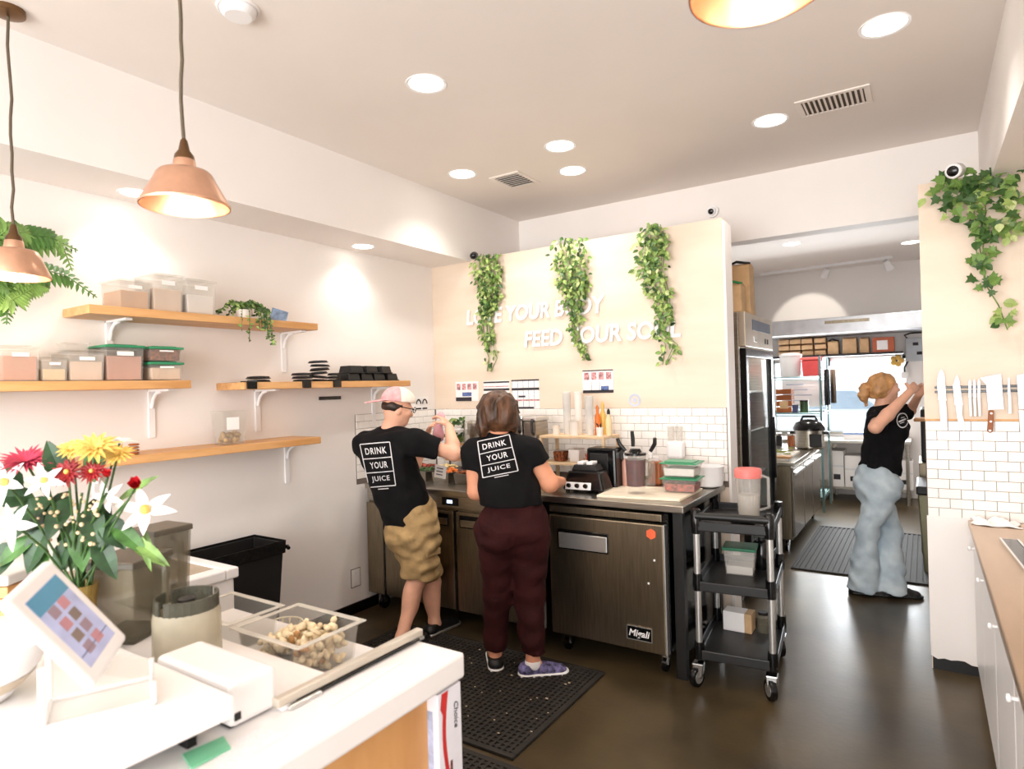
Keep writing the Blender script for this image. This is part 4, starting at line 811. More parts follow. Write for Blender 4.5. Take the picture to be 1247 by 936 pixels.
t = thing('white_bucket', 'white rounded plastic bucket on the top of the wire rack', 'bucket', on_rack(964, 1.62, 8.55)); MB().lathe([(.11, 0), (.12, .02), (.128, .26), (.132, .28), (.09, .30), (.002, .305)], 24).build('body', m_whitep, t, smooth=True); MB().lathe([(.135, .26), (.135, .285)], 24, cap=False).build('rim', m_whitep, t)
t = thing('red_tote', 'red plastic tote with a lid on top of the wire rack', 'tote', on_rack(991, 1.62, 8.5)); MB().frus(0, 0, 0, .20, .10, .11, .115, .12).build('tub', m_red, t, .012); bx('lid', -.125, .125, -.13, .13, .20, .235, mat('light_red', rgb(238, 110, 104), .4), t, .008)
t = thing('brown_crate', 'brown wooden crate on the middle shelf of the wire rack', 'crate', on_rack(956, 1.18, 8.5)); 
for i in range(4): bx('slat', -.09, .09, -.10, .10, .005+.075*i, .07+.075*i, m_amber, t, .003)
bx('label', -.05, .05, -.103, -.101, .05, .15, m_kraft, t)
t = thing('green_canister', 'dark green canister on the middle shelf of the wire rack', 'canister', on_rack(979, 1.18, 8.5)); MB().lathe([(.05, 0), (.05, .13)], 16).build('body', mat('bottle_green', rgb(66, 96, 60), .4), t, smooth=True); MB().lathe([(.052, .13), (.052, .15)], 16).build('lid', m_black, t)
t = thing('small_box', 'small dark box beside the crate on the wire rack', 'box', on_rack(968, 1.18, 8.42)); bx('carton', -.03, .03, -.04, .04, 0, .10, mat('indigo', rgb(70, 74, 110), .5), t, .004); bx('flap', -.03, .03, -.04, .04, .1, .104, m_paper, t)
t = thing('whiteboard', 'white message board with faint writing hung behind the wire rack', 'board', (-1.35, 9.0, 1.18)); bx('panel', -.24, .26, 0, .01, .05, .42, m_paper, t, .003)
for i in range(4): bx('writing_line', -.19, .02+.05*(i % 3), -.001, 0, .34-.07*i, .352-.07*i, mat('faded_ink', rgb(176, 186, 206), .7), t)
for i, (dx, m, lab, hh) in enumerate(((0, m_black, 'black apron hanging from the end of the wire rack', .42), (.055, mat('taupe_cloth', rgb(128, 108, 92), .9), 'taupe apron hanging from the end of the wire rack', .40))):
    mb = MB(); n = 10; vs = []
    for j in range(n+1):
        for k, z in enumerate((0, -.12, -hh)):
            wv_ = (.05, .10, .11)[k]; vs.append(((.018*math.sin(j*1.9)+.012*math.cos(j*.8)), (j/n-.5)*2*wv_, z))
    mb.add(vs, [(j*3+k, (j+1)*3+k, (j+1)*3+k+1, j*3+k+1) for j in range(n) for k in range(2)])
    o = mb.build('apron', m, None, smooth='all', loc=(RX1+.07+dx, 8.33+.12*i, 1.70)); o.modifiers.new('thick', 'SOLIDIFY').thickness = .012; tag(o, lab, 'apron', 'aprons on the wire rack')
    
# hood and package shelf
t = thing('exhaust_hood', 'long pale steel hood along the far kitchen wall', 'hood', (-.6, 9.3, 2.17)); bx('shell', -1.9, 1.2, -.35, .44, .0, .20, mat('pale_steel', rgb(200, 202, 206), .35, .6), t, .006); bx('vent_slot', -.45, .05, -.352, -.349, .12, .16, m_steel2, t)
t = thing('package_shelf', 'long shelf over the kitchen window holding kraft packages', 'shelf', (-1.0, 9.56, 1.885)); bx('board', -1.0, .78, -.18, .185, 0, .03, m_black, t, .003)
for x in (-.9, -.1, .70): bx('bracket', x-.012, x+.012, .10, .185, -.12, 0, m_black, t)
rn = random.Random(17); zs = 1.9155; cx_ = [955, 969, 984, 999.5]; rowlab = ('bottom', 'middle', 'top'); collab = ('beside the fridge corner', 'second along from the fridge', 'third along from the fridge', 'next to the lone upright bags')
for c_, px in enumerate(cx_):
    x = PY(px, 420, 9.5).x
    for r_ in range(3 if c_ > 1 else 3):
        kraft((x+rn.uniform(-.006, .006), 9.53, zs+r_*.083), .142, .22, .060, 'flat kraft package in the %s row of the stack, %s' % (rowlab[r_], collab[c_]), cat='package', grp='stacked kraft packages', name='kraft_package')
for px, w, h, lab in ((1015, .13, .17, 'creased kraft bag with a dark label next to the package stack'), (1035, .17, .20, 'plain upright kraft bag between two shorter ones'), (1053, .11, .19, 'kraft bag beside the red and white box')):
    x = PY(px, 420, 9.5).x; kraft((x, 9.53, zs), w, .2, h, lab, m_black if px == 1015 else None, grp='upright kraft bags on the window shelf')
x = PY(1076, 420, 9.5).x; t = thing('red_carton', 'red and white carton on the shelf beside the kraft bags', 'carton', (x, 9.50, zs)); bx('carton', -.12, .12, -.1, .1, 0, .19, mat('rust_card', rgb(190, 100, 66), .6), t, .004); bx('white_label', -.07, .05, -.103, -.1, .03, .15, m_paper, t)
# window table and boxes
t = thing('window_table', 'long steel table under the kitchen window', 'table', (-1.0, 9.4, 0)); bx('top', -.95, .85, -.30, .33, .755, .795, m_steel, t, .005); bx('under_shelf', -.93, .83, -.25, .30, .16, .19, m_steel, t)
for x in (-.90, -.05, .80):
    for y in (-.26, .28): MB().lathe([(.02, 0), (.02, .755)], 10, c=(x, y, 0)).build('leg', m_steel, t, smooth=True)
for i, (px, h, lab) in enumerate(((1020, .46, 'white carton under the window table next to the rack'), (1040, .40, 'white carton under the window table next to the woman'), (1102, .36, 'white carton under the window table by the appliances'))):
    x = PY(px, 580, 9.3).x; t = thing('storage_carton', lab, 'carton', (x, 9.35, .1905), 0, 'cartons under the window table'); bx('carton', -.09, .09, -.2, .2, 0, h, m_paper, t, .004); bx('stripe', -.09, .09, -.201, -.2, h*.55, h*.6, pal[4], t); bx('mark', -.03, .05, -.202, -.2, h*.2, h*.35, m_dark, t)
t = thing('paper_stack', 'stack of blue and white paper on the window table', 'paper', (PY(1040, 530, 9.3).x, 9.35, .7955)); bx('sheets', -.12, .12, -.1, .1, 0, .06, m_paper, t); bx('blue_cover', -.12, .12, -.1, .1, .06, .09, mat('hazy_blue', rgb(150, 170, 210), .6), t)
# appliance corner behind the column
t = thing('waste_bin', 'olive steel waste bin with black lid behind the tiled column', 'bin', (.16, 6.3, 0)); MB().frus(0, 0, 0, .64, .20, .24, .23, .27).build('body', mat('olive_steel', rgb(134, 130, 104), .35, .6), t, .01); bx('lid', -.24, .24, -.28, .28, .64, .71, m_black, t, .012); bx('lid_flap', -.15, .15, -.2, .2, .71, .72, m_blackg, t, .004)
t = thing('coffee_machine', 'black coffee machine on a stand behind the tiled column', 'machine', (.20, 7.0, 0)); bx('stand', -.26, .3, -.3, .3, 0, .82, m_steel2, t, .006); bx('body', -.24, .28, -.26, .26, .82, 1.30, m_black, t, .015); bx('white_cup_shelf', -.20, .2, -.30, -.26, .86, .93, m_whitep, t, .006); MB().lathe([(.10, 1.30), (.09, 1.42), (.12, 1.46)], 18).build('hopper', m_smoke, t, smooth=True)
t = thing('brown_shape_standin', 'board-shaped stand-in for an unclear brown shape past the column edge', 'board', (.08, 5.95, 1.24)); bx('board', -.16, .25, -.09, .09, 0, .025, m_wood, t, .006); bx('bracket', .20, .24, -.05, .05, -.52, 0, m_black, t)  # board and bracket stand in for a brown shape taken as a likely forearm
t = thing('electrical_box', 'grey electrical box with looping cable on the far kitchen wall', 'electrical box', (PY(1112, 430, FARY).x, FARY, 1.95)); bx('box', -.08, .12, -.06, 0, -.16, .14, mat('grey_box', rgb(196, 200, 206), .5), t, .006)
MB().tube([(-.06, -.03, .14), (-.09, -.03, .18), (-.02, -.03, .205), (.10, -.03, .205)], .012, 6).build('cable', m_black, t, smooth=True); MB().tube([(-.06, -.03, -.16), (-.10, -.03, -.24), (-.10, -.03, -.30)], .012, 6).build('cable', m_black, t, smooth=True); bx('socket', -.14, -.06, -.03, 0, -.38, -.30, m_paper, t, .003)
for dx, dz in ((0, .06), (.04, -.06)): bx('breaker', dx, dx+.06, -.066, -.06, dz-.02, dz+.02, m_dark, t)
t = thing('yellow_flower_decal', 'yellow paper flower pinned at the window corner', 'decoration', (PY(1092, 432, 9.6).x, 9.62, 1.80)); 
for a in range(5): MB().sphere((.045*math.cos(a*1.257), 0, .045*math.sin(a*1.257)), (.035, .01, .035), 8, 6).build('petal', mat('ochre_paper', rgb(222, 178, 92), .8), t, smooth='all')
# track light
a, b = PZ(926, 336, CEIL-.04), PZ(1088, 315, CEIL-.04); t = thing('track_light', 'white ceiling track with two spotlights in the kitchen', 'track light', ((a.x+b.x)/2, (a.y+b.y)/2, CEIL)); an = math.atan2(b.y-a.y, b.x-a.x); L_ = (b-a).length
MB().box(-L_/2, L_/2, -.018, .018, -.035, 0, Matrix.Rotation(an, 4, 'Z')).build('track', m_whitep, t, .003)
for f_, rz in ((.02, .5), (.46, -.3)):
    M_ = Matrix.Rotation(an, 4, 'Z') @ Matrix.Translation((L_*f_, 0, -.10)) @ Matrix.Rotation(.7, 4, 'X') @ Matrix.Rotation(rz, 4, 'Y')
    h = MB().lathe([(.03, .06), (.035, .03), (.055, -.07), (.052, -.07), (.03, .02), (.002, .02)], 16, M=M_, cap=False).build('spot_head', m_whitep, t, smooth=True); MB().tube([Matrix.Rotation(an, 4, 'Z') @ Vector((L_*f_, 0, -.03)), Matrix.Rotation(an, 4, 'Z') @ Vector((L_*f_, 0, -.09))], .008).build('stem', m_whitep, h)
l = bpy.data.lights.new('track_spot', 'SPOT'); l.energy = 50; l.color = (1, .93, .82); l.spot_size = math.radians(40); l.spot_blend = .3; lo = bpy.data.objects.new('track_spot_lamp', l); COL.objects.link(lo); lo.parent = t; lo.location = (-.15, -.95, -.12); lo.rotation_euler = (math.radians(64), 0, math.radians(4))
# outside the kitchen window: pale paving and a parked car
tag(bx('pavement', -12, 10, FARY+.3, 30, -.12, -.05, mat('pale_paving', rgb(214, 212, 208), .8)), None, None, kind='structure'); 
t = thing('parked_car', 'pale parked car seen through the bright kitchen window', 'car', (-1.6, 15.2, -.05)); m_car = mat('pale_car', rgb(222, 226, 232), .25, var=.02)
M_ = Matrix(((1, 0, 0, 0), (0, 0, 1, 0), (0, 1, 0, 0), (0, 0, 0, 1)))
MB().prism([(-2.1, .35), (2.1, .35), (2.15, .75), (1.9, .95), (1.1, 1.0), (.5, 1.45), (-1.0, 1.48), (-1.75, 1.0), (-2.15, .9)], -.85, .85, M_).build('body', m_car, t, .08); MB().prism([(-1.45, 1.02), (.85, 1.02), (.42, 1.38), (-.95, 1.40)], -.87, .87, M_).build('side_window', mat('car_glass', rgb(150, 165, 180), .1), t)
for x in (-1.35, 1.35):
    for y in (-.8, .8): MB().lathe([(.1, -.1), (.33, -.1), (.33, .1), (.1, .1)], 22, M=Matrix.Translation((x, y, .33)) @ Matrix.Rotation(math.pi/2, 4, 'X')).build('wheel', m_rubber, t, smooth=True)
# ================================================================== PLANTS
m_lf = [mat('leaf_%d' % i, c, .45, var=.25, scale=30) for i, c in enumerate((rgb(64, 98, 46), rgb(112, 146, 68), rgb(166, 188, 106), rgb(200, 212, 146)))]
def leaf_geo(L, w, fold=.25, curl=.3, lobes=False):
    if lobes: out = [(0, 0), (.30, .18), (.62, .10), (.40, .38), (.52, .58), (.22, .62), (0, 1.0)]
    else: out = [(0, 0), (.28, .15), (.42, .38), (.36, .62), (.18, .84), (0, 1.0)]
    mid = [(0, y) for _, y in out]; n = len(out); vs = []
    for s in (1, 0, -1):
        for (x, y) in out:
            vs.append((s*x*w, y*L, abs(s)*x*w*fold-curl*L*y*y*.5))
    fs = []
    for a in (0, 1):
        for i in range(n-1):
            f = (a*n+i, a*n+i+1, (a+1)*n+i+1, (a+1)*n+i); fs.append(f)
    return vs, fs
def add_leaf(mb, p, dirv, nrm, L, w, mi, **k):
    y = Vector(dirv).normalized(); z = Vector(nrm); z = (z-y*z.dot(y)); z = z.normalized() if z.length > 1e-4 else y.orthogonal().normalized(); x = y.cross(z)
    vs, fs = leaf_geo(L, w, **k); mb.mi = mi; mb.add([Vector(p)+x*v[0]+y*v[1]+z*v[2] for v in vs], fs)
def hanging(px0, px1, pytop, path, label, seed, n=230):
    """path: (pixel x, pixel y, half width px, density)"""
    rn = random.Random(seed); a, b = PY(px0, pytop, D), PY(px1, pytop, D); bx0 = Vector(((a.x+b.x)/2, D-.0, PTOP))
    t = thing('hanging_plant', label, 'plant', bx0, 0, 'trailing plants on the birch wall'); mb = MB(); st = MB()
    tot = sum(q[3] for q in path)
    for i in range(n):
        r = rn.random()*tot; k = 0
        while r > path[k][3]: r -= path[k][3]; k += 1
        f = r/path[k][3]; q0, q1 = path[k], path[min(k+1, len(path)-1)]
        cx = q0[0]+(q1[0]-q0[0])*f; cy = q0[1]+(q1[1]-q0[1])*f; hw = q0[2]+(q1[2]-q0[2])*f
        off = -.012-.10*min(1, hw/18)*rn.random()
        p = PY(cx+hw*rn.uniform(-1, 1), cy, D)-bx0; p.y = off
        d = (rn.uniform(-1, 1), rn.uniform(-.5, .05), rn.uniform(-1.2, .1)); L = rn.uniform(.03, .052)
        add_leaf(mb, p, d, (rn.uniform(-.5, .5), -1, rn.uniform(-.1, .9)), L, L*rn.uniform(.55, .85), rn.choices((0, 1, 2, 3), (3, 5, 5, 2))[0], fold=rn.uniform(.1, .4), curl=rn.uniform(0, .5))
    for j in range(7):
        pts = []; ph = rn.uniform(-.7, .7); kend = len(path) if j % 2 else max(2, len(path)-2)
        for q in path[:kend]: v = PY(q[0]+q[2]*ph, q[1], D)-bx0; v.y = -.015-.03*rn.random(); pts.append(v)
        pts = [Vector((pts[0].x, -.012, -.004))]+pts; st.tube(pts, .0028, 5)
    o = mb.build('foliage', m_lf, t); o['kind'] = 'stuff'; st.build('vines', m_lf[1], t)['kind'] = 'stuff'
hanging(583, 616, 312, [(599, 310, 14, 1.2), (598, 330, 17, 3), (600, 362, 13, 2), (595, 382, 8, .6), (596, 405, 9, .9), (598, 418, 7, .3), (603, 436, 9, .12), (598, 452, 3, 0)], 'leafy trailing plant over the word LOVE by the corner', 41, 460)
hanging(680, 722, 295, [(701, 291, 14, 1.2), (699, 310, 21, 3), (702, 340, 19, 2.6), (702, 357, 13, 1.1), (704, 380, 9, .8), (704, 405, 7, .6), (711, 426, 6, .15), (714, 436, 3, 0)], 'leafy trailing plant hanging over the word BODY', 42, 480)
hanging(778, 820, 278, [(797, 274, 12, 1.2), (798, 292, 20, 3), (797, 330, 18, 1.4), (803, 348, 17, 1.2), (810, 363, 11, 1.2), (811, 388, 10, .6), (806, 405, 7, .25), (818, 420, 13, .3), (810, 444, 5, 0)], 'leafy trailing plant hanging over the word SOUL', 43, 460)
# ivy on the column, every leaf its own part
t = thing('ivy_plant', 'dark green ivy with pointed leaves spilling over the column above the knives', 'plant', PY(1192, 208, D)); t0 = Vector(t.location); rn = random.Random(77)
lm = []
for k in range(4):
    for lob in (False, True):
        L = 1.0; vs, fs = leaf_geo(1, .95, fold=.22, curl=.3, lobes=lob); mb = MB(); mb.add(vs, fs); me = mb.mesh('leaf'); me.materials.append(m_lf[k]); lm.append(me)
def ivy_leaf(px, py, L, mi):
    p = PY(px, py, D)-t0; p.y = -rn.uniform(.02, .12); o = bpy.data.objects.new('leaf', lm[mi*2+(rn.random() < .7)]); COL.objects.link(o); o.parent = t
    y = Vector((rn.uniform(-1, 1), rn.uniform(-.4, 0), rn.uniform(-1.1, .3))).normalized(); z = Vector((rn.uniform(-.4, .4), -1, rn.uniform(0, .7))); z = (z-y*z.dot(y)).normalized(); x = y.cross(z)
    o.matrix_local = Matrix.Translation(p) @ Matrix((x, y, z)).transposed().to_4x4() @ Matrix.Diagonal((L, L, L, 1))
reg = [(1190, 222, 30, 16, 36, (0, 0, 1)), (1180, 245, 32, 20, 36, (0, 1, 2)), (1195, 275, 22, 14, 22, (0, 1)), (1225, 245, 20, 22, 26, (1, 2, 3, 0)), (1236, 275, 14, 18, 18, (1, 2, 3)), (1190, 318, 16, 10, 16, (0, 1, 1)), (1200, 345, 16, 9, 9, (1, 0)), (1196, 292, 10, 8, 7, (0, 1)), (1222, 385, 9, 12, 9, (1, 2, 0)), (1150, 235, 10, 16, 8, (0, 1))]
for cx, cy, rx, ry, n, mis in reg:
    for i in range(n): ivy_leaf(cx+rn.gauss(0, .6)*rx, cy+rn.gauss(0, .6)*ry, rn.uniform(.038, .066), rn.choice(mis))
for pp in ([(1185, 215), (1170, 240), (1160, 270)], [(1195, 215), (1200, 260), (1192, 300), (1200, 345)], [(1205, 212), (1225, 240), (1238, 285)], [(1198, 345), (1215, 372), (1226, 402)], [(1200, 215), (1185, 250), (1190, 330)]):
    pts = [Vector((PY(*pp[0], D).x-t0.x, -.02, PTOP-.01-t0.z))]
    for q in pp: v = PY(*q, D)-t0; v.y = -.035; pts.append(v)
    MB().tube(pts, .003, 5).build('vine', m_lf[1], t, smooth=True)
# shelf trailing succulent
p = PX(297, 378, WL+.17); t = thing('trailing_succulent', 'small green trailing plant drooping over the front of the top shelf', 'plant', (p.x, p.y, S1)); t0 = Vector(t.location); rn = random.Random(6)
MB().lathe([(.035, 0), (.045, .05), (.047, .055), (.04, .05), (.002, .045)], 18, cap=False).build('pot', m_white, t, smooth=True); mb = MB(); st = MB()
for j in range(26):
    a = rn.uniform(0, 6.28); out = rn.uniform(.03, .085); side = Vector((math.cos(a), math.sin(a)*1.3, 0)); front = side.x > .2
    pts = [Vector((0, 0, .05)), side*out*.5+Vector((0, 0, .10)), side*out+Vector((.02, 0, .08))]
    if front: pts += [Vector((.125, side.y*out, .04)), Vector((.13, side.y*out*1.1, -.05-.07*rn.random())), Vector((.13, side.y*out*1.2, -.10-.06*rn.random()))][:rn.choice((2, 3))]
    else: pts += [side*out*1.5+Vector((0, 0, .035))]
    st.tube(pts, .002, 4)
    for k in range(len(pts)-1):
        for q in range(7):
            v = pts[k].lerp(pts[k+1], rn.random()); add_leaf(mb, v, (rn.uniform(-1, 1), rn.uniform(-1, 1), rn.uniform(-.6, .6)), (1, 0, rn.random()), rn.uniform(.016, .026), .018, rn.choice((0, 0, 1, 1, 2)))
mb.build('foliage', m_lf, t)['kind'] = 'stuff'; st.build('stems', m_lf[0], t)['kind'] = 'stuff'
# fern at the left
p = Vector((-3.16, .86, 2.06)); t = thing('hanging_fern', 'arching green fern in a hanging pot beside the first pendant lamp', 'plant', p); rn = random.Random(15)
MB().lathe([(.06, 0), (.085, .02), (.11, .12), (.115, .125), (.10, .12), (.002, .10)], 24, cap=False).build('pot', m_whitep, t, smooth=True)
hz = SOF-p.z
for k in range(3): a = k*2.094; MB().tube([(.11*math.cos(a), .11*math.sin(a), .12), (0, 0, hz)], .003, 5).build('hanger_cord', m_cord, t)
m_fern = [mat('fern_%d' % i, c, .5, var=.2, scale=20) for i, c in enumerate((rgb(86, 132, 62), rgb(128, 168, 88)))]
fr_px = [[(-20, 300), (20, 284), (60, 288), (95, 305)], [(-20, 300), (30, 292), (75, 296), (88, 330)], [(-20, 330), (40, 325), (80, 335), (118, 362)], [(-20, 340), (20, 345), (45, 345), (60, 352)], [(-20, 330), (0, 360), (-5, 385)], [(-20, 335), (15, 365), (40, 350)], [(-20, 310), (10, 300), (40, 310)], [(-20, 300), (5, 282), (30, 283), (60, 300)], [(-20, 330), (10, 350), (8, 395)]]
for i, fp_ in enumerate(fr_px):
    ctrl = [Vector((0, 0, .11))]+[PX(q[0], q[1], -3.27+.05*rn.random())-p for q in fp_[0:]]; n = 26; pts = []
    for s in range(n+1):
        u_ = s/n*(len(ctrl)-1); k = min(int(u_), len(ctrl)-2); f = u_-k; f = f*f*(3-2*f)*.4+f*.6; pts.append(ctrl[k].lerp(ctrl[k+1], f))
    mb = MB(); mb.tube(pts, .003, 5)
    for s in range(3, n):
        tg = (pts[s+1]-pts[s-1]).normalized(); L = .075*math.sin(math.pi*min(1, .15+s/n*.85))+.012; up_ = Vector((.9, 0, .35)); sd = tg.cross(up_).normalized()
        for sg_ in (-1, 1): add_leaf(mb, pts[s], sd*sg_+tg*.5+Vector((0, 0, -.25)), up_, L, L*.42, 0, curl=.4)
    mb.build('frond', m_fern[i % 2], t)
# flowers in a vase
p = at_depth(97, 700, 1.74, CZ+.0005); t = thing('flower_vase', 'glass vase of mixed red, yellow and white flowers on the counter', 'flowers', p); rn = random.Random(9)
MB().lathe([(.036, 0), (.040, .006), (.036, .10), (.045, .19), (.043, .19), (.034, .10), (.036, .01), (.002, .008)], 24, cap=False).build('vase', mat('amber_glass', rgb(196, 166, 96), .06, alpha=.4), t, smooth=True)
def fl(px, py, dz=0.0): v = CP+ray(px, py)*(1.70+dz)-p; return v
def flower(px, py, r, kind, m, mc, dz=0.0, face=None):
    c = fl(px, py, dz); nrm = Vector(face or (.45, -.35, .8)).normalized(); x = nrm.orthogonal().normalized(); y = nrm.cross(x)
    mb = MB(); layers = {'mum': [(26, .25, 1.0), (22, .5, .85), (16, .8, .6)], 'daisy': [(16, .15, 1.0), (14, .4, .85), (9, .8, .55)], 'lily': [(6, .35, 1.0)], 'rose': [(6, 1.3, .9), (6, 2.2, .8), (5, 3.5, .6)]}[kind]
    wd_ = {'mum': .16, 'daisy': .30, 'lily': .42, 'rose': .85}[kind]
    for n, lift, k in layers:
        for i in range(n):
            a = 2*math.pi*(i+rn.random()*.4)/n; d = (x*math.cos(a)+y*math.sin(a)+nrm*lift); add_leaf(mb, c, d, nrm, r*k*rn.uniform(.85, 1.1), r*wd_, 0, curl=(-.3 if kind == 'rose' else .35), fold=.3)
    o = mb.build('flower_head', m, t); 
    if mc: MB().sphere(c+nrm*r*.15, r*.16, 8, 6).build('flower_centre', mc, o, smooth='all')
    b = Vector((rn.uniform(-.015, .015), rn.uniform(-.015, .015), .03)); q = Vector((b.x*1.5, b.y*1.5, .19)); MB().tube([b, q, q.lerp(c, .5)+Vector((0, 0, .02)), c-nrm*.004], .0032, 6).build('stem', m_lf[0], t, smooth=True)
m_mag = mat('magenta_petal', rgb(204, 62, 92), .6, var=.15); m_yel = mat('yellow_petal', rgb(242, 206, 108), .6, var=.08); m_rd = mat('red_petal', rgb(214, 34, 46), .5, var=.15); m_wp = mat('white_petal', rgb(246, 242, 240), .5, var=.02); m_pk = mat('dark_red_petal', rgb(170, 34, 40), .5, var=.2)
flower(32, 563, .078, 'mum', m_mag, None, .0, (.3, -.25, .9)); flower(88, 547, .045, 'daisy', m_yel, m_yel, .02); flower(116, 545, .062, 'daisy', m_yel, None, -.02); flower(143, 553, .045, 'daisy', m_yel, m_yel, .03)
flower(82, 575, .042, 'daisy', m_pk, m_yel, -.04, (.6, -.6, .4)); flower(112, 574, .035, 'daisy', m_pk, m_yel, -.02, (.6, -.6, .5)); flower(131, 580, .026, 'rose', m_rd, None, -.02); flower(166, 591, .036, 'rose', m_rd, None, -.05, (.7, -.5, .4))
flower(8, 588, .07, 'lily', m_wp, m_yel, -.05, (.4, -.7, .4)); flower(55, 585, .055, 'lily', m_wp, m_yel, -.06, (.6, -.7, .3)); flower(18, 640, .07, 'lily', m_wp, None, -.10, (.4, -.8, .2)); flower(178, 622, .085, 'lily', m_wp, m_yel, .05, (.6, -.6, .5)); flower(130, 606, .05, 'lily', m_wp, None, .02, (.6, -.6, .2)); flower(146, 538, .05, 'lily', m_wp, None, .08, (.2, .2, 1))
m_pl = [mat('bouquet_leaf_%d' % i, c, .4, var=.25, scale=25) for i, c in enumerate((rgb(40, 76, 38), rgb(74, 120, 56), rgb(124, 160, 84)))]
for px, py, L, w, dx, dz, mi in [(98, 640, .13, .075, -.1, -1.2, 1), (88, 660, .10, .05, -.3, -1, 0), (128, 632, .10, .07, .6, -.8, 0), (140, 655, .12, .05, .9, -.6, 1), (155, 672, .12, .035, .9, -.5, 2), (175, 660, .09, .022, .3, -1, 2), (150, 620, .10, .025, .8, .6, 2), (40, 660, .12, .06, -.8, -.5, 1), (20, 670, .11, .06, -.6, -.7, 0), (60, 650, .12, .07, -.4, -.8, 0), (70, 625, .12, .07, -.6, -.3, 0), (40, 620, .11, .07, -.8, .1, 0), (105, 600, .11, .06, .3, .6, 1), (30, 605, .10, .06, -.7, .4, 0), (118, 660, .12, .06, .5, -.9, 0), (75, 600, .10, .06, -.2, .7, 0), (60, 670, .10, .05, -.2, -1, 1), (110, 620, .11, .07, .2, -.5, 0), (85, 612, .11, .07, -.2, -.4, 0), (50, 635, .1, .07, -.5, -.6, 0)]:
    for k in range(2):
        mb = MB(); c = fl(px+rn.uniform(-8, 8), py-12+rn.uniform(-8, 8), .02+.06*k); add_leaf(mb, c, rt*dx+Vector((0, 0, dz))+Vector((.2, -.2, 0)), (.5, -.6, .6), L*1.1, w*1.15, 0, curl=.4); mb.build('leaf', m_pl[mi], t)
mb = MB()
for i in range(60): mb.sphere(fl(rn.uniform(45, 120), rn.uniform(600, 665), rn.uniform(-.05, .03)), rn.uniform(.003, .006), 6, 4)
mb.build('filler_blossoms', mat('cream_blossom', rgb(236, 208, 168), .7), t)['kind'] = 'stuff'
for pts in (((100, 600), (90, 660)), ((60, 600), (85, 660)), ((130, 600), (100, 660)), ((155, 610), (105, 665))):
    MB().tube([fl(*pts[0]), fl(*pts[1]), Vector((0, 0, .19)), Vector((0, 0, .03))], .0035, 6).build('stem', m_lf[0], t, smooth=True)
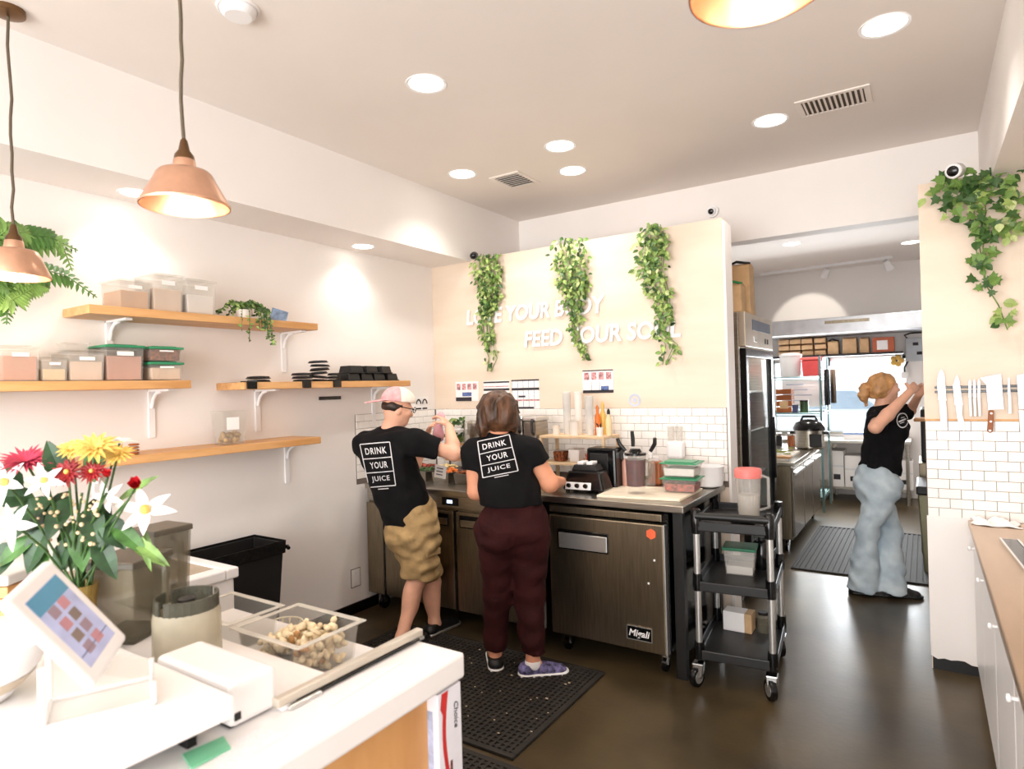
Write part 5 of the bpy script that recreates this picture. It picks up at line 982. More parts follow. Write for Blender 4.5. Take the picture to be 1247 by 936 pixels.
# ================================================================== PEOPLE (signed-distance figures meshed with surface nets)
V = lambda v: np.array(v, float)
RTn, UPn, FWn, CPn = V(rt), V((0, 0, 1)), V((fw.x, fw.y, 0)), V(CP)
RTn = V((rt.x, rt.y, 0)); RTn /= np.linalg.norm(RTn); FWn /= np.linalg.norm(FWn)
def J(px, py, d): return V(CP+ray(px, py)*d)
def cap(a, b, ra, rb, k=.02, flat=None, clip=None): return dict(t='c', a=V(a), b=V(b), ra=ra, rb=rb, k=k, flat=flat, clip=clip)
def ell(c, r, axes=None, k=.02, clip=None): return dict(t='e', c=V(c), r=V(r), A=np.eye(3) if axes is None else V(axes), k=k, clip=clip)
def sdf_mesh(name, prims, vox, cuts=(), noise=0.0, nscale=12.0, seed=0, ndir=None):
    lo = np.full(3, 1e9); hi = -lo
    for p in prims:
        if p['t'] == 'c': r = max(p['ra'], p['rb'])+.03; q = np.array([p['a'], p['b']]); lo = np.minimum(lo, q.min(0)-r); hi = np.maximum(hi, q.max(0)+r)
        else: r = p['r'].max()+.03; lo = np.minimum(lo, p['c']-r); hi = np.maximum(hi, p['c']+r)
    n = np.ceil((hi-lo)/vox).astype(int)+1
    ax_ = [lo[i]+vox*np.arange(n[i]) for i in range(3)]; F_ = np.full(n, .08, np.float32)
    for p in prims:
        pad = p['k']+vox*3+.03
        if p['t'] == 'c': r = max(p['ra'], p['rb'])+pad; q = np.array([p['a'], p['b']]); l, h = q.min(0)-r, q.max(0)+r
        else: r = p['r'].max()+pad; l, h = p['c']-r, p['c']+r
        i0 = np.maximum(((l-lo)/vox).astype(int), 0); i1 = np.minimum(((h-lo)/vox).astype(int)+1, n)
        if (i1 <= i0).any(): continue
        sl = tuple(slice(i0[i], i1[i]) for i in range(3))
        P = np.stack(np.meshgrid(*[ax_[i][sl[i]] for i in range(3)], indexing='ij'), -1)
        if p['t'] == 'c':
            Q = P-p['a']; ba = p['b']-p['a']; Q0 = Q
            if p['flat'] is not None:
                fa, s = p['flat']; fa = V(fa)/np.linalg.norm(fa); t_ = np.clip((Q@ba)/(ba@ba+1e-9), 0, 1); R_ = Q-t_[..., None]*ba; R_ = R_+fa*((R_@fa)*(s-1))[..., None]; dd = np.sqrt((R_**2).sum(-1)); d = dd-(p['ra']+(p['rb']-p['ra'])*t_); d = np.where(d > 0, d, d/1.0)
            else:
                t_ = np.clip((Q@ba)/(ba@ba+1e-9), 0, 1); d = np.sqrt(((Q-t_[..., None]*ba)**2).sum(-1))-(p['ra']+(p['rb']-p['ra'])*t_)
        else:
            Q = (P-p['c'])@p['A'].T; k0 = np.sqrt(((Q/p['r'])**2).sum(-1)); k1 = np.sqrt(((Q/p['r']**2)**2).sum(-1))+1e-9; d = np.where(k0 < 1e-4, -p['r'].min(), k0*(k0-1)/k1)
        if p['clip'] is not None:
            for c_, nn in p['clip']: nn = V(nn)/np.linalg.norm(nn); d = np.maximum(d, (P-V(c_))@nn)
        k = p['k']; G = F_[sl]; h_ = np.clip(.5+.5*(G-d)/k, 0, 1); F_[sl] = G*(1-h_)+d*h_-k*h_*(1-h_)
    P = None
    if noise or cuts:
        P = np.stack(np.meshgrid(*ax_, indexing='ij'), -1).astype(np.float32)
    if noise:
        rg = np.random.default_rng(seed); W = np.zeros(n, np.float32)
        for i in range(7):
            dv = rg.normal(size=3)
            if ndir is not None: dv = dv-V(ndir)*(dv@V(ndir))*.85
            dv /= np.linalg.norm(dv); fq = nscale*rg.uniform(.6, 2.6); ph = rg.uniform(0, 6.28); dv2 = rg.normal(size=3)
            W += np.sin((P@(dv*fq).astype(np.float32))+ph+1.3*np.sin(P@(dv2*fq*.35).astype(np.float32)+ph*2))
        F_ += noise*W*.4
    for c_, nn in cuts: nn = V(nn)/np.linalg.norm(nn); F_ = np.maximum(F_, (P-V(c_).astype(np.float32))@nn.astype(np.float32))
    # surface nets
    S = F_ < 0; nx, ny, nz = n
    c = np.zeros((nx-1, ny-1, nz-1), np.int8)
    for dx in (0, 1):
        for dy in (0, 1):
            for dz in (0, 1): c += S[dx:nx-1+dx, dy:ny-1+dy, dz:nz-1+dz]
    act = (c > 0) & (c < 8); I = np.argwhere(act); idx = -np.ones(act.shape, np.int64); idx[act] = np.arange(len(I))
    acc = np.zeros((len(I), 3)); cnt = np.zeros(len(I))
    cor = [(0, 0, 0), (1, 0, 0), (0, 1, 0), (1, 1, 0), (0, 0, 1), (1, 0, 1), (0, 1, 1), (1, 1, 1)]
    val = [F_[I[:, 0]+o[0], I[:, 1]+o[1], I[:, 2]+o[2]] for o in cor]
    for a in range(8):
        for b in range(a+1, 8):
            df = V(cor[b])-V(cor[a])
            if abs(df).sum() != 1: continue
            m = (val[a] < 0) != (val[b] < 0); t_ = val[a]/(val[a]-val[b]+1e-12)
            acc[m] += (V(cor[a])+t_[m][:, None]*df); cnt[m] += 1
    vs = lo+vox*(I+acc/np.maximum(cnt, 1)[:, None]); fs = []
    for axn in range(3):
        o = [0, 0, 0]; o[axn] = 1; A_ = S[:nx-o[0], :ny-o[1], :nz-o[2]]; B_ = S[o[0]:, o[1]:, o[2]:]; E = np.argwhere(A_ != B_); u_, v_ = [(1, 2), (2, 0), (0, 1)][axn]
        E = E[(E[:, u_] > 0) & (E[:, v_] > 0) & (E[:, u_] < n[u_]-1) & (E[:, v_] < n[v_]-1)]
        e0 = E.copy(); e1 = E.copy(); e1[:, u_] -= 1; e2 = e1.copy(); e2[:, v_] -= 1; e3 = E.copy(); e3[:, v_] -= 1
        q = np.stack([idx[tuple(e.T)] for e in (e0, e1, e2, e3)], 1); fl_ = ~A_[tuple(E.T)]; q[fl_] = q[fl_][:, ::-1]; fs.append(q)
    fs = np.concatenate(fs); fs = fs[(fs >= 0).all(1)]
    me = bpy.data.meshes.new(name); me.from_pydata(vs.tolist(), [], fs[:, ::-1].tolist()); me.update()
    return me
def sdf_part(name, parent, prims, vox, material, **k):
    me = sdf_mesh(name, prims, vox, **k); off = Vector(parent.location)
    me.transform(Matrix.Translation(-off)); return link(name, me, material, parent, smooth='all')
def hand(prims, wr, dirv, palm_n, side, curl=.6, s=1.0, skin_k=.006):
    """five fingers: palm from wrist along dirv; palm_n = palm facing; side = thumb side"""
    d = V(dirv)/np.linalg.norm(dirv); pn = V(palm_n); pn -= d*(pn@d); pn /= np.linalg.norm(pn); sd = V(side); sd -= d*(sd@d); sd -= pn*(sd@pn); sd /= np.linalg.norm(sd)
    pc_ = V(wr)+d*.05*s; prims.append(ell(pc_, (.048*s, .040*s, .016*s), (d, sd, pn), k=.012))
    for i, (o, L) in enumerate(((.028, .070), (.010, .080), (-.009, .074), (-.027, .058))):
        b = V(wr)+d*.088*s+sd*o*s; th = 0.0; q = b
        for j, f in enumerate((.45, .32, .23)):
            th += curl*(.8 if j == 0 else 1.0); e = q+(d*math.cos(th)+pn*math.sin(th))*L*f*s; prims.append(cap(q, e, (.0092-.0009*j)*s, (.0086-.0011*j)*s, k=skin_k)); q = e
    b = V(wr)+d*.028*s+sd*.030*s; m = b+(d*.55+sd*.65+pn*.35)*.036*s; e = m+(d*.8+sd*.15+pn*.6)*.030*s
    prims.append(cap(b, m, .0115*s, .0105*s, k=.01)); prims.append(cap(m, e, .0100*s, .0082*s, k=skin_k))
def head_prims(hc, F3, S3, U3, s=1.0):
    A = np.array([F3, S3, U3]); h = V(hc); P = [ell(h+U3*.012*s-F3*.008*s, (.094*s, .074*s, .100*s), A, k=.02), ell(h+F3*.022*s-U3*.050*s, (.066*s, .055*s, .068*s), A, k=.04), ell(h+F3*.052*s-U3*.088*s, (.026*s, .028*s, .020*s), A, k=.03)]
    P += [cap(h+F3*.084*s+U3*.010*s, h+F3*.104*s-U3*.026*s, .008*s, .0125*s, k=.016)]                                    # nose
    P += [ell(h+F3*.096*s-U3*.030*s, (.010*s, .016*s, .008*s), A, k=.01)]
    P += [ell(h+F3*.080*s-U3*.056*s, (.012*s, .024*s, .006*s), A, k=.006), ell(h+F3*.079*s-U3*.066*s, (.012*s, .021*s, .007*s), A, k=.006)]   # lips
    for q in (-1, 1):
        P += [ell(h+F3*.074*s+S3*.032*s*q+U3*.022*s, (.014*s, .022*s, .007*s), A, k=.014), ell(h+S3*.074*s*q-F3*.012*s-U3*.014*s, (.020*s, .008*s, .032*s), A, k=.008), ell(h+F3*.062*s+S3*.042*s*q-U3*.02*s, (.02*s, .022*s, .02*s), A, k=.02)]
    return P
def eyes(parent, hc, F3, S3, U3, s=1.0):
    off = V(parent.location)
    for q in (-1, 1):
        c = V(hc)+F3*.076*s+S3*.031*s*q+U3*.006*s-off; e = MB().sphere(c, .0115*s, 12, 8).build('eye', m_whitep, parent, smooth='all'); MB().sphere(c+F3*.0075*s, .0052*s, 10, 6).build('iris', m_ink, e, smooth='all')
def bvh_of(*objs):
    vs, fs = [], []
    for o in objs:
        b = len(vs); off = Vector(o.parent.location); vs += [v.co+off for v in o.data.vertices]; fs += [tuple(i+b for i in p.vertices) for p in o.data.polygons]
    return BVHTree.FromPolygons(vs, fs)
def project_print(name, quad, shapes, tree, material, parent, lift=.0035):
    """shapes: list of (verts in unit square, faces) laid on the garment through the photo-pixel quad TL,TR,BR,BL"""
    TL, TR, BR, BL = [V(q) for q in quad]; mb = MB(); off = Vector(parent.location)
    for vs, fs in shapes:
        out = []; ok = True; miss = set()
        for (s, t_) in vs:
            px = (TL*(1-s)+TR*s)*(1-t_)+(BL*(1-s)+BR*s)*t_; dr = ray(*px).normalized(); hit, nn, _, _ = tree.ray_cast(CP, dr)
            if hit is None: miss.add(len(out)); out.append(Vector()); continue
            if nn.dot(dr) > 0: nn = -nn
            out.append(hit+nn*lift-off)
        mb.add(out, [f for f in fs if not miss.intersection(f)])
    me = mb.mesh(name); return link(name, me, material, parent)
def bar(s0, t0, s1, t1, w, n=18, asp=1.0):
    d = V((s1-s0, t1-t0)); L = np.hypot(d[0]*asp, d[1]); nrm = V((-d[1]/asp, d[0]*asp)); nrm = nrm/np.hypot(nrm[0]*asp, nrm[1])*w/2; vs = []
    for i in range(n+1): f = i/n; vs += [(s0+d[0]*f+nrm[0], t0+d[1]*f+nrm[1]), (s0+d[0]*f-nrm[0], t0+d[1]*f-nrm[1])]
    return vs, [(2*i, 2*i+1, 2*i+3, 2*i+2) for i in range(n)]
def word(txt, s0, s1, t0, t1):
    me = text_mesh(txt, 1.0, 0, 0, bold=.012, space=1.15, res=4); bm = bmesh.new(); bm.from_mesh(me); bmesh.ops.triangulate(bm, faces=bm.faces); bmesh.ops.subdivide_edges(bm, edges=[e for e in bm.edges if e.calc_length() > .15], cuts=2); bmesh.ops.triangulate(bm, faces=bm.faces)
    co = np.array([v.co[:] for v in bm.verts]); bm.verts.index_update(); fs = [tuple(v.index for v in f.verts) for f in bm.faces]; bm.free(); bpy.data.meshes.remove(me)
    x = (co[:, 0]-co[:, 0].min())/np.ptp(co[:, 0]); y = (co[:, 1]-co[:, 1].min())/np.ptp(co[:, 1]); return [(s0+(s1-s0)*a, t1+(t0-t1)*b) for a, b in zip(x, y)], fs
def back_print(quad, tree, parent):
    sh = [bar(0, 0, 1, 0, .022), bar(0, 1, 1, 1, .022), bar(0, 0, 0, 1, .022, asp=.75), bar(1, 0, 1, 1, .022, asp=.75), bar(0, .345, 1, .345, .02), bar(0, .67, 1, .67, .02)]
    sh += [word('DRINK', .13, .85, .10, .25), word('YOUR', .20, .82, .43, .58), word('JUICE', .16, .82, .755, .905), bar(.32, 1.06, .72, 1.06, .018)]
    for i, q in enumerate(sh): project_print('print_word' if 6 <= i < 9 else 'print_bar', quad, [q], tree, mat('white_print', rgb(226, 224, 226), .8), parent)
m_khaki = mat('khaki_cotton', rgb(178, 148, 102), .85, var=.14, scale=16, bump=.25, bscale=70); m_maroon = mat('maroon_cotton', rgb(50, 14, 15), .8, var=.12, scale=12, bump=.15, bscale=60, spec=.25); m_denim = mat('light_denim', rgb(196, 208, 214), .85, var=.10, scale=9, bump=.2, bscale=120, var2=rgb(168, 184, 196))
m_hair1 = mat('brown_hair', rgb(92, 60, 38), .45, var=.4, scale=18, stretch=(1, 1, .25), bump=.7, bscale=60); m_hair2 = mat('copper_hair', rgb(216, 160, 104), .45, var=.25, scale=20, stretch=(1, 1, .3), bump=.6, bscale=60); m_hair3 = mat('dark_hair', rgb(60, 42, 32), .5, var=.3, scale=20)
def shoe(name, parent, heel, toe, w, h, material, sole, up_open=None):
    h0, t0_ = V(heel), V(toe); d = (t0_-h0)/np.linalg.norm(t0_-h0); U = V((0, 0, 1)); z = V((0, 0, .008))
    P = [cap(h0+U*.034+d*.03, t0_+U*.020-d*.035, w*.42, w*.46, k=.02, flat=(U, 1.35)), cap(h0+U*.045+d*.04, h0+U*h+d*.045, w*.44, w*.40, k=.03), cap(h0+U*.062+d*.07, t0_+U*.036-d*.08, w*.30, w*.30, k=.03)]
    o = sdf_part(name, parent, P, .006, material, cuts=[(V((0, 0, .012)), V((0, 0, -1))), (h0+U*h, U)])
    sdf_part('sole', o, [cap(h0+d*.032+U*.012, t0_-d*.028+U*.012, w*.50, w*.53, k=.01, flat=(U, 1.0))], .006, sole, cuts=[(V((0, 0, .001)), V((0, 0, -1))), (V((0, 0, .022)), U)]).location = -Vector(parent.location)
    return o
# ------------------------------------------------------------------ the man in cap and shorts
def make_man():
    d = 4.06; U = V((0, 0, 1)); th = math.radians(38); F3 = FWn*math.cos(th)+RTn*math.sin(th); S3 = RTn*math.cos(th)-FWn*math.sin(th)     # S3 = his right
    t = thing('person', 'person in pink and white cap, black printed T-shirt and khaki shorts at the prep table', 'person', Vector((-2.80, 3.05, 0)))
    ch = J(474, 556, d); nk = J(471, 527, d+.02); hips = J(502, 648, d+.02); RS = J(505, 537, d-.10); LS = J(444, 541, d+.10); wa = J(492, 612, d+.02)
    hc = J(484, 497, d+.01); hF = FWn*math.cos(math.radians(62))+RTn*math.sin(math.radians(62)); hF = hF*math.cos(.22)-U*math.sin(.22); hS = np.cross(hF, U); hS /= np.linalg.norm(hS); hU = np.cross(hS, hF)
    RE = J(553, 553, d-.04); RW = J(547, 520, d+.12); LE = J(505, 565, d+.26); LW = J(520, 532, d+.30)
    RH, LH = hips+S3*.085, hips-S3*.085; RK = J(508, 706, d-.03); RA = V((*PZ(489, 776, .075)[:2], .075)); LK = J(526, 708, d+.10); LA = V((*PZ(529, 757, .075)[:2], .075))
    torso = [cap(ch-U*.01, wa, .150, .138, k=.05, flat=(F3, 1.30)), cap(RS+(-S3)*.01, LS+S3*.01, .062, .062, k=.06), cap(wa, hips, .138, .142, k=.06, flat=(F3, 1.22)), ell(hips-F3*.05, (.10, .15, .11), (F3, S3, U), k=.05)]
    P = list(torso)+[cap(nk-U*.03, hc-hU*.06-hF*.012, .060, .052, k=.04)]+head_prims(hc, hF, hS, hU, .98)
    P += [cap(RS, RE, .050, .042, k=.03), cap(RE, RE+(RW-RE)*.35, .043, .046, k=.02), cap(RE+(RW-RE)*.35, RW, .046, .029, k=.02), cap(LS, LE, .050, .042, k=.03), cap(LE, LW, .043, .029, k=.02)]
    hand(P, RW, (J(538, 508, d+.17)-RW), (J(525, 522, d+.2)-RW), -FWn, .55); hand(P, LW, (J(524, 516, d+.24)-LW), (J(545, 520, d+.2)-LW), -FWn, .5)
    for H_, K, A in ((RH, RK, RA), (LH, LK, LA)):
        P += [cap(H_, K, .088, .060, k=.03), cap(K, A, .054, .037, k=.02), ell(K+(A-K)*.30-F3*.018, (.050, .046, .11), (F3, S3, U), k=.04)]
        P += [cap(A, A+F3*.03-U*.04, .038, .034, k=.02), cap(A-F3*.035-U*.045, A+F3*.15-U*.052, .030, .024, k=.03)]
    body = sdf_part('body', t, P, .0075, m_skin2, cuts=[(V((0, 0, .004)), -U)])
    eyes(body, hc, hF, hS, hU, .98) if False else None
    for q in (-1, 1):
        c = V(hc)+hF*.078+hS*.031*q+hU*.006-V(t.location); e = MB().sphere(c, .012, 12, 8).build('eye', m_whitep, t, smooth='all'); MB().sphere(c+hF*.0075, .0055, 10, 6).build('iris', m_ink, e, smooth='all')
    sl = RS+(RE-RS)*.58; sl2 = LS+(LE-LS)*.58
    shp = [cap(nk-U*.035, RS, .062, .068, k=.04), cap(nk-U*.035, LS, .062, .068, k=.04), cap(ch-U*.01-S3*.012, wa-S3*.01, .190, .180, k=.05, flat=(F3, 1.28)), cap(RS-S3*.01, LS+S3*.01, .072, .072, k=.06), cap(wa, hips+U*.06, .162, .172, k=.06, flat=(F3, 1.2)), cap(nk-U*.045, nk+U*.02, .085, .066, k=.04, clip=[(nk+U*.012, U-F3*.15)])]
    shp += [cap(RS, RE, .066, .082, k=.04, clip=[(sl, RE-RS)]), cap(LS, LE, .066, .080, k=.04, clip=[(sl2, LE-LS)])]
    hem = J(495, 637, d); shirt = sdf_part('t_shirt', t, shp, .008, m_tee, cuts=[(hem, -U+RTn*.22)], noise=.007, nscale=24, seed=3)
    tree = bvh_of(shirt); back_print([(438.8, 541), (474.5, 538), (482, 590.5), (450, 593)], tree, t)
    shr = [cap(hips+U*.10, hips, .182, .182, k=.05, flat=(F3, 1.18)), ell(hips-F3*.05-U*.01, (.115, .165, .12), (F3, S3, U), k=.05)]
    for H_, K in ((RH, RK), (LH, LK)):
        e = H_+(K-H_)*.93; shr += [cap(H_, K, .118, .110, k=.04, clip=[(e, K-H_)])]
    pk = RH+(RK-RH)*.52+S3*.085+F3*.01; shr += [ell(pk, (.075, .035, .085), (F3, S3, U), k=.012)]
    shorts = sdf_part('shorts', t, shr, .008, m_khaki, noise=.010, nscale=30, seed=5)
    bx('pocket_flap', -.06, .06, -.004, .004, -.02, .02, m_khaki, t, .003, loc=Vector(pk+S3*.036+U*.05)-Vector(t.location), rot=(0, 0, math.atan2(F3[1], F3[0])))
    # cap worn backwards
    B = -hF; cc = hc+hU*.030; A3 = np.array([hF, hS, hU]); m_cw = mat('cap_white', rgb(238, 226, 214), .8, bump=.15); m_cp = mat('cap_pink', rgb(236, 170, 172), .8, bump=.2, bscale=90, var=.12, scale=40)
    cd_ = cc+hU*.018; cut = [(cc+hU*.012, -hU+hF*.10)]
    sdf_part('cap_crown', t, [ell(cd_, (.112, .090, .092), A3, k=.01)], .006, m_cw, cuts=cut); sdf_part('cap_back_panel', t, [ell(cd_, (.1155, .0935, .0955), A3, k=.01)], .006, m_cp, cuts=cut+[(cc+hF*-.012, hF+hU*.10)])
    b0 = cc-hF*.085+hU*.012; b1 = b0-hF*.085-hU*.030; bill = sdf_part('cap_bill', t, [cap(b0, b1, .072, .055, k=.01, flat=(np.cross(hS, (b1-b0)/np.linalg.norm(b1-b0)), 11.0))], .005, m_cp)
    sdf_part('hair', t, [ell(hc-hF*.020+hU*.004, (.086, .0785, .052), A3, k=.01)], .006, m_hair3, cuts=[(hc+hF*.012, hF), (hc-hU*.055, -hU)], noise=.003, nscale=60)
    # glasses
    g = MB(); o = V(t.location)
    for q in (-1, 1):
        c = hc+hF*.104+hS*.034*q+hU*.008-o; g.tube([c+hS*.024*math.cos(a)+hU*.018*math.sin(a) for a in np.linspace(0, 2*math.pi, 13)], .0028, 6); g.tube([c+hS*.024*q, hc+hS*.080*q-hF*.01+hU*.012-o], .0026, 6)
    g.tube([hc+hF*.108+hS*.010+hU*.012-o, hc+hF*.108-hS*.010+hU*.012-o], .0028, 6); g.build('glasses', m_blackg, t, smooth=True)
    # sandals
    for A, nm in ((RA, 'shoe'), (LA, 'shoe')): shoe(nm, t, V((A[0], A[1], 0))-F3*.075, V((A[0], A[1], 0))+F3*.205, .10, .075, m_black, m_alu if A is LA else m_black)
    # pink cloth in his hands
    pb = thing('pink_pouch', 'small pink pouch held up in both hands by the person in the cap', 'pouch', Vector(J(534, 528, d+.20)))
    sdf_part('pouch', pb, [ell(J(534, 527, d+.205), (.040, .030, .060), (RTn, FWn, U), k=.01), cap(J(535, 517, d+.205), J(537, 507, d+.20), .020, .026, k=.02)], .005, mat('pink_cloth', rgb(232, 168, 176), .7, var=.1), noise=.004, nscale=40)
    sdf_part('pouch_neck', pb, [cap(J(536, 514, d+.205), J(536.5, 511, d+.20), .025, .025, k=.01)], .005, m_whitep)
make_man()
# ------------------------------------------------------------------ the woman in maroon trousers
def make_woman():
    d = 3.56; U = V((0, 0, 1)); th = math.radians(-6); F3 = FWn*math.cos(th)+RTn*math.sin(th); S3 = RTn*math.cos(th)-FWn*math.sin(th)
    t = thing('person', 'person with brown bobbed hair in black printed T-shirt and maroon trousers at the worktop', 'person', Vector((-1.96, 2.97, 0)))
    ch = J(611, 560, d); nk = J(608, 527, d+.0); hips = J(625, 640, d); wa = J(620, 600, d); LS = J(577, 551, d); RS = J(645, 547, d); hc = J(606, 503, d+.04); hF = F3*math.cos(.25)-U*math.sin(.25)-RTn*.12; hF /= np.linalg.norm(hF); hS = np.cross(hF, U); hS /= np.linalg.norm(hS); hU = np.cross(hS, hF)
    LE = J(580, 598, d+.0); LW = J(602, 600, d+.24); RE = J(669, 588, d-.0); RW = J(684, 586, d+.25)
    LH, RH = hips-S3*.09, hips+S3*.09; LK = J(606, 722, d+.01); RK = J(645, 724, d-.03); LA = V((*PZ(603, 794, .085)[:2], .085)); RA = V((*PZ(649, 803, .085)[:2], .085))
    P = [cap(ch, wa, .135, .125, k=.05, flat=(F3, 1.2)), cap(LS, RS, .058, .058, k=.06), cap(wa, hips, .130, .150, k=.06, flat=(F3, 1.1)), cap(nk-U*.04, hc-hU*.06, .056, .050, k=.04)]+head_prims(hc, hF, hS, hU, .96)
    P += [cap(LS, LE, .052, .048, k=.03), cap(LE, LW, .048, .028, k=.02), cap(RS, RE, .054, .052, k=.03), cap(RE, RW, .050, .028, k=.02)]
    hand(P, LW, FWn*.9+RTn*.3-U*.2, -U, RTn, .35, .95); hand(P, RW, FWn*.9-RTn*.2-U*.25, -U, -RTn, .35, .95)
    for H_, K, A, dr in ((LH, LK, LA, F3), (RH, RK, RA, RTn*.95+FWn*.1)):
        P += [cap(H_, K, .10, .062, k=.03), cap(K, A, .058, .036, k=.02), cap(A, A-U*.04+dr*.02, .037, .034, k=.02), cap(A-dr*.03-U*.05, A+dr*.14-U*.056, .028, .022, k=.03)]
    sdf_part('body', t, P, .0075, m_skin, cuts=[(V((0, 0, .004)), -U)])
    for q in (-1, 1):
        c = V(hc)+hF*.076+hS*.030*q+hU*.006-V(t.location); e = MB().sphere(c, .0115, 12, 8).build('eye', m_whitep, t, smooth='all'); MB().sphere(c+hF*.0075, .0055, 10, 6).build('iris', m_ink, e, smooth='all')
    sl, sl2 = RS+(RE-RS)*.42, LS+(LE-LS)*.42
    shp = [cap(ch, wa, .155, .158, k=.05, flat=(F3, 1.16)), cap(LS, RS, .070, .070, k=.06), cap(wa, hips+U*.03, .162, .182, k=.06, flat=(F3, 1.12)), cap(nk-U*.04, nk-U*.002, .085, .064, k=.04), cap(RS, RE, .070, .076, k=.04, clip=[(sl, RE-RS)]), cap(LS, LE, .070, .076, k=.04, clip=[(sl2, LE-LS)])]
    shirt = sdf_part('t_shirt', t, shp, .008, m_tee, cuts=[(J(623, 613, d), -U-RTn*.02), (nk+U*.006, U-F3*.2)], noise=.0065, nscale=24, seed=8)
    back_print([(581.6, 538), (620, 529.5), (630.5, 573), (588.5, 581.5)], bvh_of(shirt), t)
    pn = [cap(hips+U*.11, hips, .156, .168, k=.05, flat=(F3, 1.1)), ell(hips-F3*.055-S3*.075-U*.03, (.11, .11, .13), (F3, S3, U), k=.04), ell(hips-F3*.055+S3*.075-U*.03, (.11, .11, .13), (F3, S3, U), k=.04)]
    for H_, K, A in ((LH, LK, LA), (RH, RK, RA)): e = A+U*.035; pn += [cap(H_, K, .122, .080, k=.04), cap(K, A, .080, .066, k=.03, clip=[(e, A-K)])]
    sdf_part('trousers', t, pn, .008, m_maroon, noise=.007, nscale=26, seed=9, cuts=[(J(623, 596, d), U)])
    A3 = np.array([hF, hS, hU]); hair = [ell(hc+hU*.012-hF*.02, (.112, .108, .112), A3, k=.02), ell(hc-hF*.050-hU*.035, (.070, .102, .085), A3, k=.03), ell(hc-hS*.092-hU*.085+hF*.01, (.036, .028, .062), A3, k=.03), ell(hc-hS*.098-hU*.05+hF*.0, (.045, .024, .075), A3, k=.03), ell(hc+hS*.088-hU*.05+hF*.0, (.05, .028, .07), A3, k=.03)]
    for i in range(110):
        rn = random.Random(900+i); a = rn.uniform(0, 6.28); ph = rn.uniform(.15, 1.5); dv = hU*math.cos(ph)+(hS*math.cos(a)+hF*math.sin(a))*math.sin(ph)
        if dv@hF > .55: continue
        c0 = hc+hU*.012-hF*.02+dv*.104; dn = -hU*.8+dv*.25+hS*rn.uniform(-.3, .3); dn -= dv*(dn@dv)*.8; hair.append(cap(c0, c0+dn*rn.uniform(.05, .10), .010, .003, k=.008))
    sdf_part('hair', t, hair, .006, m_hair1, noise=.006, nscale=55, seed=4, ndir=hU, cuts=[(hc+hF*.055-hU*.02, hF*1.0-hU*.25), (hc-hU*.135, -hU)])
    m_sh = mat('purple_knit', rgb(110, 104, 150), .7, var=.5, scale=45); L0 = V((LA[0], LA[1], 0)); R0 = V((RA[0], RA[1], 0)); dr = RTn*.97+FWn*.1
    shoe('shoe', t, L0-F3*.07, L0+F3*.18, .09, .07, m_black, m_whitep); shoe('shoe', t, R0-dr*.075, R0+dr*.185, .092, .068, m_sh, m_whitep)
    sdf_part('sock', t, [cap(R0+U*.062, R0+U*.085, .046, .044, k=.01)], .006, m_whitep, cuts=[(R0+U*.088, U)])
make_woman()
